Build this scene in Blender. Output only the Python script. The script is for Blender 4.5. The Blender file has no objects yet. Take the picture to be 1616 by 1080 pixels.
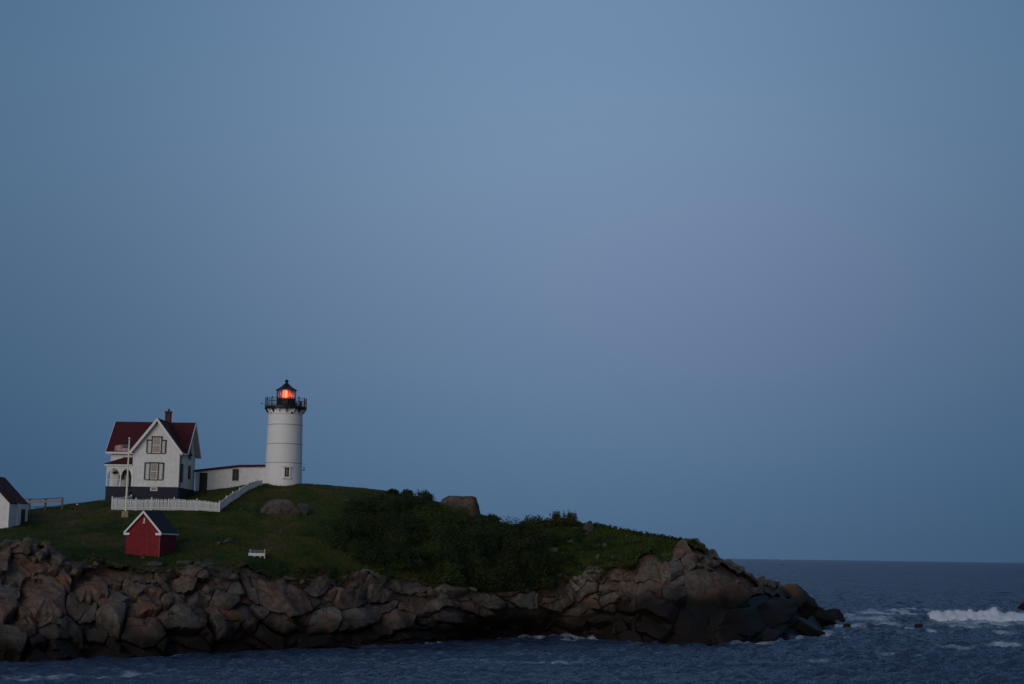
import bpy, bmesh, math, random
import numpy as np
from mathutils import Vector, Matrix, noise

random.seed(11)
RNG = np.random.default_rng(11)
SC = bpy.context.scene
COL = SC.collection
rad = math.radians

# ------------------------------------------------------------------ camera
CAM_H = 9.6
FPX = 2334.0                     # focal length in pixels of the 1616 px wide photograph
PITCH, ROLL = rad(8.2), rad(0.83)
cam_data = bpy.data.cameras.new('camera')
cam = bpy.data.objects.new('camera', cam_data)
COL.objects.link(cam)
cam_data.sensor_width = 36.0
cam_data.lens = 36.0 * FPX / 1616.0
cam_data.clip_start = 0.5
cam_data.clip_end = 80000.0
CAM_R = Matrix.Rotation(rad(90) + PITCH, 4, 'X') @ Matrix.Rotation(ROLL, 4, 'Z')
cam.matrix_world = Matrix.Translation((0, 0, CAM_H)) @ CAM_R
SC.camera = cam

# ------------------------------------------------------------------ sky
world = bpy.data.worlds.new('World')
SC.world = world
world.use_nodes = True
wt = world.node_tree
for n in list(wt.nodes):
    wt.nodes.remove(n)
def WN(t, **kw):
    n = wt.nodes.new(t)
    for k, v in kw.items():
        setattr(n, k, v)
    return n
def wmath(op, a, b=None, c=None, clamp=False):
    n = WN('ShaderNodeMath', operation=op, use_clamp=clamp)
    for i, v in enumerate((a, b, c)):
        if v is None:
            continue
        if isinstance(v, (int, float)):
            n.inputs[i].default_value = v
        else:
            wt.links.new(v, n.inputs[i])
    return n.outputs[0]
SUN_EL, SUN_AZ = -2.0, 208.0      # just set, behind the viewer and a little to the left
w_out = WN('ShaderNodeOutputWorld')
w_bg = WN('ShaderNodeBackground')
w_bg.inputs[1].default_value = 1.0
wt.links.new(w_bg.outputs[0], w_out.inputs[0])
w_tc = WN('ShaderNodeTexCoord')
w_sep = WN('ShaderNodeSeparateXYZ')
wt.links.new(w_tc.outputs['Generated'], w_sep.inputs[0])
w_el = wmath('ARCSINE', w_sep.outputs[2])
w_elf = wmath('DIVIDE', w_el, rad(60), clamp=True)
w_ramp = WN('ShaderNodeValToRGB')
wt.links.new(w_elf, w_ramp.inputs[0])
def lin(c):
    return tuple(((v / 255) / 12.92 if v / 255 <= 0.04045 else ((v / 255 + 0.055) / 1.055) ** 2.4) for v in c) + (1,)
stops = [(0.0, (72, 99, 129)), (1.5, (76, 104, 134)), (4, (85, 114, 145)), (7, (95, 121, 151)), (11, (107, 131, 161)),
         (15, (113, 139, 169)), (19, (112, 140, 172)), (30, (104, 132, 167)), (60, (90, 117, 156))]
cr = w_ramp.color_ramp
cr.interpolation = 'B_SPLINE'
for i, (e, c) in enumerate(stops):
    el = cr.elements[i] if i < 2 else cr.elements.new(e / 60)
    el.position = e / 60
    el.color = lin(c)
# sky colour dimmed to both sides of view centre, standing in for lens corner darkening
w_az = wmath('ARCTAN2', w_sep.outputs[0], w_sep.outputs[1])
w_a = wmath('DIVIDE', wmath('SUBTRACT', w_az, rad(1.8)), rad(17.5))
w_g = wmath('EXPONENT', wmath('MULTIPLY', wmath('MULTIPLY', w_a, w_a), -1.0))
w_fall = WN('ShaderNodeCombineXYZ')
for _i, (_k, _c) in enumerate(((0.62, 0.41), (0.48, 0.55), (0.42, 0.61))):   # it loses its warmth sideways
    wt.links.new(wmath('MULTIPLY_ADD', w_g, _k, _c), w_fall.inputs[_i])
w_front = WN('ShaderNodeVectorMath', operation='MULTIPLY')
wt.links.new(w_ramp.outputs[0], w_front.inputs[0])
wt.links.new(w_fall.outputs[0], w_front.inputs[1])
# faint mauve of the anti-twilight glow, a little right of centre
_ga = wmath('DIVIDE', wmath('SUBTRACT', w_az, rad(10)), rad(9.5))
_ge = wmath('DIVIDE', wmath('SUBTRACT', w_el, rad(9.5)), rad(6))
_gg = wmath('EXPONENT', wmath('MULTIPLY', wmath('ADD', wmath('MULTIPLY', _ga, _ga), wmath('MULTIPLY', _ge, _ge)), -1.0))
_gc = WN('ShaderNodeCombineXYZ')
for _i, _k in enumerate((0.11, 0.005, 0.04)):
    wt.links.new(wmath('MULTIPLY_ADD', _gg, _k, 1.0), _gc.inputs[_i])
w_mauve = WN('ShaderNodeVectorMath', operation='MULTIPLY')
wt.links.new(w_front.outputs[0], w_mauve.inputs[0])
wt.links.new(_gc.outputs[0], w_mauve.inputs[1])
w_front = w_mauve
# afterglow of the set sun behind the viewer
w_sky = WN('ShaderNodeTexSky', sky_type='NISHITA', sun_disc=False)
w_sky.sun_elevation = rad(SUN_EL)
w_sky.sun_rotation = rad(SUN_AZ)
w_sky.dust_density = 1.0
w_sky.ozone_density = 1.5
w_glow = WN('ShaderNodeVectorMath', operation='SCALE')
wt.links.new(w_sky.outputs[0], w_glow.inputs[0])
w_glow.inputs['Scale'].default_value = 1.0
w_m = WN('ShaderNodeMapRange', interpolation_type='SMOOTHSTEP')
w_m.inputs[1].default_value = -0.15
w_m.inputs[2].default_value = 0.85
wt.links.new(wmath('MULTIPLY', w_sep.outputs[1], -1.0), w_m.inputs[0])
w_mix = WN('ShaderNodeMix', data_type='RGBA')
wt.links.new(w_m.outputs[0], w_mix.inputs[0])
wt.links.new(w_front.outputs[0], w_mix.inputs[6])
wt.links.new(w_glow.outputs[0], w_mix.inputs[7])
wt.links.new(w_mix.outputs[2], w_bg.inputs[0])

# ------------------------------------------------------------------ twilight from the sunset side: a very soft weak sun
sun_data = bpy.data.lights.new('sun', 'SUN')
sun = bpy.data.objects.new('sun', sun_data)
COL.objects.link(sun)
sun_data.energy = 0.98
sun_data.angle = rad(50)
sun_data.color = (1.0, 0.93, 0.875)
_a = rad(208)
_to_sun = Vector((math.sin(_a), math.cos(_a), 0.30)).normalized()
sun.rotation_euler = (_to_sun).to_track_quat('Z', 'Y').to_euler()

SC.view_settings.view_transform = 'Standard'
SC.view_settings.look = 'None'
SC.view_settings.exposure = 0.0
SC.view_settings.gamma = 1.0
SC.view_settings.use_curve_mapping = False
SC.render.engine = 'CYCLES'
SC.cycles.use_denoising = True
SC.cycles.max_bounces = 6
SC.render.filter_size = 1.7

# ------------------------------------------------------------------ pixel <-> place
R3 = CAM_R.to_3x3()
def ray(px, py):
    return R3 @ Vector(((px - 808.0) / FPX, -(py - 540.0) / FPX, -1.0))
def P(px, py, Y):
    d = ray(px, py)
    t = Y / d.y
    return Vector((d.x * t, Y, CAM_H + d.z * t))
def Pz(px, py, z=0.0):
    d = ray(px, py)
    t = (z - CAM_H) / d.z
    return Vector((d.x * t, d.y * t, z))

# ------------------------------------------------------------------ materials
MATS = {}
def new_mat(name):
    m = bpy.data.materials.new(name)
    m.use_nodes = True
    nt = m.node_tree
    return m, nt, nt.nodes['Principled BSDF'], nt.nodes['Material Output']
def paint(name, col, rough=0.6, var=0.12, scale=3.0, bump=0.0, bscale=30.0, metallic=0.0, streak=0.0, spec=0.3):
    """plain painted surface: colour with soft blotches, optional vertical weather streaks and a fine bump"""
    if name in MATS:
        return MATS[name]
    m, nt, b, o = new_mat(name)
    L = nt.links
    tc = nt.nodes.new('ShaderNodeTexCoord')
    nz = nt.nodes.new('ShaderNodeTexNoise')
    nz.inputs['Scale'].default_value = scale
    nz.inputs['Detail'].default_value = 5
    L.new(tc.outputs['Object'], nz.inputs['Vector'])
    mp = nt.nodes.new('ShaderNodeMapRange')
    mp.inputs[1].default_value = 0.3; mp.inputs[2].default_value = 0.7
    mp.inputs[3].default_value = 1 - var; mp.inputs[4].default_value = 1 + var * 0.6
    L.new(nz.outputs[0], mp.inputs[0])
    fac = mp.outputs[0]
    if streak:
        mpn = nt.nodes.new('ShaderNodeMapping')
        mpn.inputs['Scale'].default_value = (4, 4, 0.25)
        L.new(tc.outputs['Object'], mpn.inputs[0])
        n2 = nt.nodes.new('ShaderNodeTexNoise')
        n2.inputs['Scale'].default_value = 1.6; n2.inputs['Detail'].default_value = 4
        L.new(mpn.outputs[0], n2.inputs['Vector'])
        m2 = nt.nodes.new('ShaderNodeMapRange')
        m2.inputs[1].default_value = 0.35; m2.inputs[2].default_value = 0.7
        m2.inputs[3].default_value = 1.0; m2.inputs[4].default_value = 1 - streak
        L.new(n2.outputs[0], m2.inputs[0])
        mu = nt.nodes.new('ShaderNodeMath'); mu.operation = 'MULTIPLY'
        L.new(fac, mu.inputs[0]); L.new(m2.outputs[0], mu.inputs[1])
        fac = mu.outputs[0]
    sc = nt.nodes.new('ShaderNodeVectorMath'); sc.operation = 'SCALE'
    sc.inputs[0].default_value = col
    L.new(fac, sc.inputs['Scale'])
    L.new(sc.outputs[0], b.inputs['Base Color'])
    b.inputs['Roughness'].default_value = rough
    b.inputs['Metallic'].default_value = metallic
    b.inputs['Specular IOR Level'].default_value = spec
    if bump:
        bn = nt.nodes.new('ShaderNodeTexNoise'); bn.inputs['Scale'].default_value = bscale
        L.new(tc.outputs['Object'], bn.inputs['Vector'])
        bp = nt.nodes.new('ShaderNodeBump'); bp.inputs['Strength'].default_value = bump; bp.inputs['Distance'].default_value = 0.03
        L.new(bn.outputs[0], bp.inputs['Height']); L.new(bp.outputs[0], b.inputs['Normal'])
    MATS[name] = m
    return m

def lined(name, col, axis, pitch, depth=0.5, rough=0.65, var=0.12, dark=0.75, cross=0.0):
    """paint with courses every `pitch` metres along an axis (clapboards, shingle courses, brick courses): too far away to be built"""
    if name in MATS:
        return MATS[name]
    m = paint(name, col, rough, var, 2.0, streak=0.10)
    nt = m.node_tree; L = nt.links; b = nt.nodes['Principled BSDF']
    tc = nt.nodes.new('ShaderNodeTexCoord')
    sp = nt.nodes.new('ShaderNodeSeparateXYZ'); L.new(tc.outputs['Object'], sp.inputs[0])
    dv = nt.nodes.new('ShaderNodeMath'); dv.operation = 'DIVIDE'; L.new(sp.outputs[axis], dv.inputs[0]); dv.inputs[1].default_value = pitch
    fr = nt.nodes.new('ShaderNodeMath'); fr.operation = 'FRACT'; L.new(dv.outputs[0], fr.inputs[0])
    bp = nt.nodes.new('ShaderNodeBump'); bp.inputs['Strength'].default_value = depth; bp.inputs['Distance'].default_value = 0.02
    L.new(fr.outputs[0], bp.inputs['Height']); L.new(bp.outputs[0], b.inputs['Normal'])
    return m

WHITE = paint('white_paint', (0.77, 0.77, 0.76), 0.55, 0.05, 1.5, streak=0.06)
TOWERW = paint('tower_white_paint', (0.79, 0.785, 0.775), 0.5, 0.04, 0.8, streak=0.05)
CLAP = lined('white_clapboard', (0.77, 0.77, 0.765), 2, 0.13, 0.35)
FENCEW = paint('fence_white_paint', (0.66, 0.665, 0.66), 0.6, 0.10, 4)
ROOFRED = lined('maroon_shingles', (0.072, 0.0115, 0.0155), 2, 0.16, 0.8, 0.85, 0.30)
ROOFGREY = lined('slate_shingles', (0.016, 0.020, 0.027), 2, 0.15, 0.8, 0.8, 0.30)
REDWALL = lined('red_brick_paint', (0.215, 0.016, 0.025), 2, 0.075, 0.5, 0.75, 0.22)
NAVY = paint('navy_foundation', (0.017, 0.021, 0.041), 0.7, 0.2, 2.0, 0.3, 8)
DARKTRIM = paint('dark_green_trim', (0.016, 0.022, 0.019), 0.5, 0.1)
DARKDOOR = paint('dark_door', (0.012, 0.016, 0.015), 0.5, 0.2)
BLACKIRON = paint('black_iron', (0.010, 0.011, 0.014), 0.45, 0.2, 5)
BRICK = lined('chimney_brick', (0.10, 0.038, 0.030), 2, 0.08, 0.8, 0.85, 0.35)
BLIND = paint('tan_blind', (0.40, 0.245, 0.17), 0.8, 0.12, 2)
BLINDPINK = paint('pink_blind', (0.40, 0.22, 0.18), 0.8, 0.12, 2)
SHUTTER = paint('pale_shutter', (0.46, 0.45, 0.44), 0.6, 0.08)
POLEW = paint('cream_pole_paint', (0.78, 0.76, 0.58), 0.5, 0.05)
CONC = paint('concrete', (0.26, 0.23, 0.15), 0.85, 0.25, 4, 0.4, 12)
TIMBER = paint('weathered_tan_timber', (0.36, 0.25, 0.17), 0.8, 0.25, 6)
TIMBERDK = paint('dark_timber', (0.09, 0.08, 0.075), 0.8, 0.25, 6)
BENCHW = paint('bench_white_paint', (0.62, 0.62, 0.64), 0.6, 0.1)
BENCHG = paint('bench_grey_wood', (0.12, 0.12, 0.13), 0.7, 0.2)
SEAMGREY = paint('tower_seam_grey', (0.36, 0.36, 0.37), 0.6, 0.15, 2)

def glass_mat(name, tint=(1, 1, 1, 1), refl=0.10):
    m, nt, b, o = new_mat(name)
    nt.nodes.remove(b)
    tr = nt.nodes.new('ShaderNodeBsdfTransparent'); tr.inputs[0].default_value = tint
    gl = nt.nodes.new('ShaderNodeBsdfGlossy'); gl.inputs['Roughness'].default_value = 0.35
    mx = nt.nodes.new('ShaderNodeMixShader'); mx.inputs[0].default_value = refl
    nt.links.new(tr.outputs[0], mx.inputs[1]); nt.links.new(gl.outputs[0], mx.inputs[2]); nt.links.new(mx.outputs[0], o.inputs[0])
    return m
GLASS = glass_mat('window_glass', (0.85, 0.88, 0.88, 1), 0.05)
LANTGLASS = glass_mat('lantern_glass', (0.95, 0.92, 0.92, 1), 0.13)
DARKGLASS = paint('dark_window_glass', (0.012, 0.014, 0.018), 0.45, 0.1, spec=0.25)

def emit_mat(name, col, strength):
    m, nt, b, o = new_mat(name)
    b.inputs['Base Color'].default_value = (col[0] * 0.5, col[1] * 0.5, col[2] * 0.5, 1)
    b.inputs['Emission Color'].default_value = (*col, 1)
    b.inputs['Emission Strength'].default_value = strength
    return m
LAMP = emit_mat('lamp_glow', (1.0, 0.30, 0.012), 3.0)
def lens_mat():
    m, nt, b, o = new_mat('red_lens_glass')
    nt.nodes.remove(b)
    tr = nt.nodes.new('ShaderNodeBsdfTransparent'); tr.inputs[0].default_value = (1.0, 0.60, 0.40, 1)
    gl = nt.nodes.new('ShaderNodeBsdfGlossy'); gl.inputs[0].default_value = (1, .5, .45, 1); gl.inputs['Roughness'].default_value = 0.15
    em = nt.nodes.new('ShaderNodeEmission'); em.inputs[0].default_value = (1.0, 0.085, 0.015, 1); em.inputs[1].default_value = 0.5
    mx = nt.nodes.new('ShaderNodeMixShader'); mx.inputs[0].default_value = 0.12
    ad = nt.nodes.new('ShaderNodeAddShader')
    nt.links.new(tr.outputs[0], mx.inputs[1]); nt.links.new(gl.outputs[0], mx.inputs[2])
    nt.links.new(mx.outputs[0], ad.inputs[0]); nt.links.new(em.outputs[0], ad.inputs[1]); nt.links.new(ad.outputs[0], o.inputs[0])
    return m
LENS = lens_mat()

def rock_mat(name, cols, wet=True, wet_h=2.6, wet_right=True):
    m, nt, b, o = new_mat(name)
    L = nt.links; N = nt.nodes.new
    geo = N('ShaderNodeNewGeometry'); oi = N('ShaderNodeObjectInfo')
    # broad colour: noise shifted per rock
    n1 = N('ShaderNodeTexNoise'); n1.inputs['Scale'].default_value = 0.16; n1.inputs['Detail'].default_value = 4
    L.new(geo.outputs['Position'], n1.inputs['Vector'])
    ad = N('ShaderNodeMath'); ad.operation = 'MULTIPLY_ADD'
    L.new(oi.outputs['Random'], ad.inputs[0]); ad.inputs[1].default_value = 0.60; L.new(n1.outputs[0], ad.inputs[2])
    rp = N('ShaderNodeValToRGB'); cr = rp.color_ramp
    for i, (p, c) in enumerate(cols):
        e = cr.elements[i] if i < 2 else cr.elements.new(p)
        e.position = p; e.color = (*c, 1)
    sb = N('ShaderNodeMath'); sb.operation = 'SUBTRACT'; L.new(ad.outputs[0], sb.inputs[0]); sb.inputs[1].default_value = 0.28
    L.new(sb.outputs[0], rp.inputs[0])
    # mottling
    n2 = N('ShaderNodeTexNoise'); n2.inputs['Scale'].default_value = 1.6; n2.inputs['Detail'].default_value = 8; n2.inputs['Roughness'].default_value = 0.65
    L.new(geo.outputs['Position'], n2.inputs['Vector'])
    mr = N('ShaderNodeMapRange'); mr.inputs[1].default_value = 0.3; mr.inputs[2].default_value = 0.72; mr.inputs[3].default_value = 0.45; mr.inputs[4].default_value = 1.4
    L.new(n2.outputs[0], mr.inputs[0])
    vs = N('ShaderNodeVectorMath'); vs.operation = 'SCALE'; L.new(rp.outputs[0], vs.inputs[0]); L.new(mr.outputs[0], vs.inputs['Scale'])
    # orange lichen stains
    n3 = N('ShaderNodeTexNoise'); n3.inputs['Scale'].default_value = 0.35; n3.inputs['Detail'].default_value = 6
    mpv = N('ShaderNodeVectorMath'); mpv.operation = 'ADD'; mpv.inputs[1].default_value = (31, 7, 3); L.new(geo.outputs['Position'], mpv.inputs[0]); L.new(mpv.outputs[0], n3.inputs['Vector'])
    m3 = N('ShaderNodeMapRange'); m3.inputs[1].default_value = 0.60; m3.inputs[2].default_value = 0.75; L.new(n3.outputs[0], m3.inputs[0])
    mx = N('ShaderNodeMix'); mx.data_type = 'RGBA'; L.new(m3.outputs[0], mx.inputs[0]); L.new(vs.outputs[0], mx.inputs[6]); mx.inputs[7].default_value = (0.17, 0.075, 0.045, 1)
    # dark cracks
    v1 = N('ShaderNodeTexVoronoi'); v1.feature = 'DISTANCE_TO_EDGE'; v1.inputs['Scale'].default_value = 0.30
    nd = N('ShaderNodeTexNoise'); nd.inputs['Scale'].default_value = 0.7; nd.inputs['Detail'].default_value = 4; L.new(geo.outputs['Position'], nd.inputs['Vector'])
    vd = N('ShaderNodeVectorMath'); vd.operation = 'MULTIPLY_ADD'; L.new(nd.outputs['Color'], vd.inputs[0]); vd.inputs[1].default_value = (2.2, 2.2, 2.2); L.new(geo.outputs['Position'], vd.inputs[2])
    L.new(vd.outputs[0], v1.inputs['Vector'])
    mc = N('ShaderNodeMapRange'); mc.inputs[1].default_value = 0.0; mc.inputs[2].default_value = 0.018; mc.inputs[3].default_value = 0.5; mc.inputs[4].default_value = 1.0
    L.new(v1.outputs[0], mc.inputs[0])
    vc = N('ShaderNodeVectorMath'); vc.operation = 'SCALE'; L.new(mx.outputs[2], vc.inputs[0]); L.new(mc.outputs[0], vc.inputs['Scale'])
    last = vc.outputs[0]
    rough = 0.85
    if wet:
        sp = N('ShaderNodeSeparateXYZ'); L.new(geo.outputs['Position'], sp.inputs[0])
        nw = N('ShaderNodeTexNoise'); nw.inputs['Scale'].default_value = 0.4; nw.inputs['Detail'].default_value = 5; L.new(geo.outputs['Position'], nw.inputs['Vector'])
        # weed and wet line reaches higher on the exposed seaward end of the islet
        mh = N('ShaderNodeMapRange'); mh.inputs[1].default_value = 3; mh.inputs[2].default_value = 19; mh.inputs[3].default_value = wet_h; mh.inputs[4].default_value = wet_h + (3.2 if wet_right else 0); L.new(sp.outputs[0], mh.inputs[0])
        z1 = N('ShaderNodeMath'); z1.operation = 'SUBTRACT'; L.new(sp.outputs[2], z1.inputs[0]); L.new(mh.outputs[0], z1.inputs[1])
        z2 = N('ShaderNodeMath'); z2.operation = 'MULTIPLY_ADD'; L.new(nw.outputs[0], z2.inputs[0]); z2.inputs[1].default_value = -4.2; L.new(z1.outputs[0], z2.inputs[2])
        mw = N('ShaderNodeMapRange'); mw.inputs[1].default_value = -3.6; mw.inputs[2].default_value = -1.0; mw.interpolation_type = 'SMOOTHSTEP'; L.new(z2.outputs[0], mw.inputs[0])
        mx2 = N('ShaderNodeMix'); mx2.data_type = 'RGBA'; L.new(mw.outputs[0], mx2.inputs[0]); mx2.inputs[6].default_value = (0.016, 0.0125, 0.0105, 1); L.new(last, mx2.inputs[7])
        last = mx2.outputs[2]
        mrr = N('ShaderNodeMapRange'); mrr.inputs[3].default_value = 0.5; mrr.inputs[4].default_value = 0.88; L.new(mw.outputs[0], mrr.inputs[0]); L.new(mrr.outputs[0], b.inputs['Roughness'])
    else:
        b.inputs['Roughness'].default_value = rough
    L.new(last, b.inputs['Base Color'])
    b.inputs['Specular IOR Level'].default_value = 0.10
    # relief
    hs = N('ShaderNodeMath'); hs.operation = 'MULTIPLY_ADD'; L.new(mc.outputs[0], hs.inputs[0]); hs.inputs[1].default_value = 0.5; L.new(n2.outputs[0], hs.inputs[2])
    bp = N('ShaderNodeBump'); bp.inputs['Strength'].default_value = 0.75; bp.inputs['Distance'].default_value = 0.22
    L.new(hs.outputs[0], bp.inputs['Height']); L.new(bp.outputs[0], b.inputs['Normal'])
    return m
GRANITE = rock_mat('granite', [(0.12, (0.062, 0.054, 0.047)), (0.30, (0.118, 0.098, 0.082)), (0.50, (0.146, 0.092, 0.070)), (0.62, (0.104, 0.090, 0.076)), (0.85, (0.142, 0.128, 0.114))])
DRYROCK = rock_mat('dry_grey_granite', [(0.12, (0.055, 0.053, 0.050)), (0.4, (0.082, 0.077, 0.070)), (0.6, (0.088, 0.071, 0.061)), (0.85, (0.115, 0.110, 0.105))], wet=False)
SEAROCK = rock_mat('wet_sea_rock', [(0.1, (0.012, 0.012, 0.013)), (0.5, (0.02, 0.018, 0.017)), (0.7, (0.03, 0.022, 0.02)), (0.9, (0.02, 0.02, 0.02))], wet=False)

def grass_ground_mat():
    m, nt, b, o = new_mat('turf')
    L = nt.links; N = nt.nodes.new
    geo = N('ShaderNodeNewGeometry')
    n1 = N('ShaderNodeTexNoise'); n1.inputs['Scale'].default_value = 0.17; n1.inputs['Detail'].default_value = 8; n1.inputs['Roughness'].default_value = 0.66
    L.new(geo.outputs['Position'], n1.inputs['Vector'])
    rp = N('ShaderNodeValToRGB'); cr = rp.color_ramp
    cols = [(0.38, (0.019, 0.037, 0.008)), (0.47, (0.043, 0.063, 0.013)), (0.55, (0.064, 0.063, 0.017)), (0.63, (0.105, 0.078, 0.036))]
    for i, (p, c) in enumerate(cols):
        e = cr.elements[i] if i < 2 else cr.elements.new(p)
        e.position = p; e.color = (*c, 1)
    L.new(n1.outputs[0], rp.inputs[0])
    n2 = N('ShaderNodeTexNoise'); n2.inputs['Scale'].default_value = 2.5; n2.inputs['Detail'].default_value = 8; n2.inputs['Roughness'].default_value = 0.7
    L.new(geo.outputs['Position'], n2.inputs['Vector'])
    mr = N('ShaderNodeMapRange'); mr.inputs[1].default_value = 0.3; mr.inputs[2].default_value = 0.7; mr.inputs[3].default_value = 0.45; mr.inputs[4].default_value = 1.3
    L.new(n2.outputs[0], mr.inputs[0])
    vs = N('ShaderNodeVectorMath'); vs.operation = 'SCALE'; L.new(rp.outputs[0], vs.inputs[0]); L.new(mr.outputs[0], vs.inputs['Scale'])
    L.new(vs.outputs[0], b.inputs['Base Color'])
    b.inputs['Roughness'].default_value = 1.0; b.inputs['Specular IOR Level'].default_value = 0.1
    bp = N('ShaderNodeBump'); bp.inputs['Strength'].default_value = 1.0; bp.inputs['Distance'].default_value = 0.25
    L.new(n2.outputs[0], bp.inputs['Height']); L.new(bp.outputs[0], b.inputs['Normal'])
    return m
TURF = grass_ground_mat()

def leaf_mat(name, c0, c1, c2, sc=0.30, rnd=0.35):
    m, nt, b, o = new_mat(name)
    L = nt.links; N = nt.nodes.new
    geo = N('ShaderNodeNewGeometry')
    n1 = N('ShaderNodeTexNoise'); n1.inputs['Scale'].default_value = sc; n1.inputs['Detail'].default_value = 6
    L.new(geo.outputs['Position'], n1.inputs['Vector'])
    a = N('ShaderNodeMath'); a.operation = 'MULTIPLY_ADD'; L.new(geo.outputs['Random Per Island'], a.inputs[0]); a.inputs[1].default_value = rnd; L.new(n1.outputs[0], a.inputs[2])
    rp = N('ShaderNodeValToRGB'); cr = rp.color_ramp
    for i, (p, c) in enumerate(((0.40 + rnd * 0.1, c0), (0.5 + rnd * 0.5, c1), (0.61 + rnd * 0.9, c2))):
        e = cr.elements[i] if i < 2 else cr.elements.new(p)
        e.position = p; e.color = (*c, 1)
    L.new(a.outputs[0], rp.inputs[0]); L.new(rp.outputs[0], b.inputs['Base Color'])
    b.inputs['Roughness'].default_value = 0.75; b.inputs['Specular IOR Level'].default_value = 0.15
    return m
LEAFDK = leaf_mat('dark_leaves', (0.011, 0.020, 0.009), (0.022, 0.035, 0.013), (0.048, 0.064, 0.020))
LEAFLT = leaf_mat('bright_leaves', (0.021, 0.038, 0.009), (0.037, 0.062, 0.013), (0.056, 0.078, 0.018))
LEAFBR = leaf_mat('olive_brown_leaves', (0.030, 0.036, 0.012), (0.050, 0.052, 0.016), (0.075, 0.060, 0.022))
BLADE = leaf_mat('grass_blades', (0.024, 0.042, 0.008), (0.052, 0.067, 0.013), (0.100, 0.078, 0.034), 0.17, 0.08)
STEM = paint('shrub_stem', (0.05, 0.038, 0.028), 0.9, 0.2)

# ------------------------------------------------------------------ mesh helpers
def link_mesh(name, me, mat, parent=None, smooth=False):
    o = bpy.data.objects.new(name, me)
    COL.objects.link(o)
    if mat is not None:
        for mm in (mat if isinstance(mat, (list, tuple)) else (mat,)):
            me.materials.append(mm)
    if smooth:
        me.polygons.foreach_set('use_smooth', [True] * len(me.polygons))
    if parent is not None:
        o.parent = parent
    return o
def tag(o, label=None, cat=None, group=None, kind=None):
    for k, v in (('label', label), ('category', cat), ('group', group), ('kind', kind)):
        if v:
            o[k] = v
    return o
def empty(name, loc, rz=0.0):
    o = bpy.data.objects.new(name, None)
    COL.objects.link(o)
    o.location = loc
    o.rotation_euler = (0, 0, rz)
    o.empty_display_size = 0.3
    return o

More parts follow.
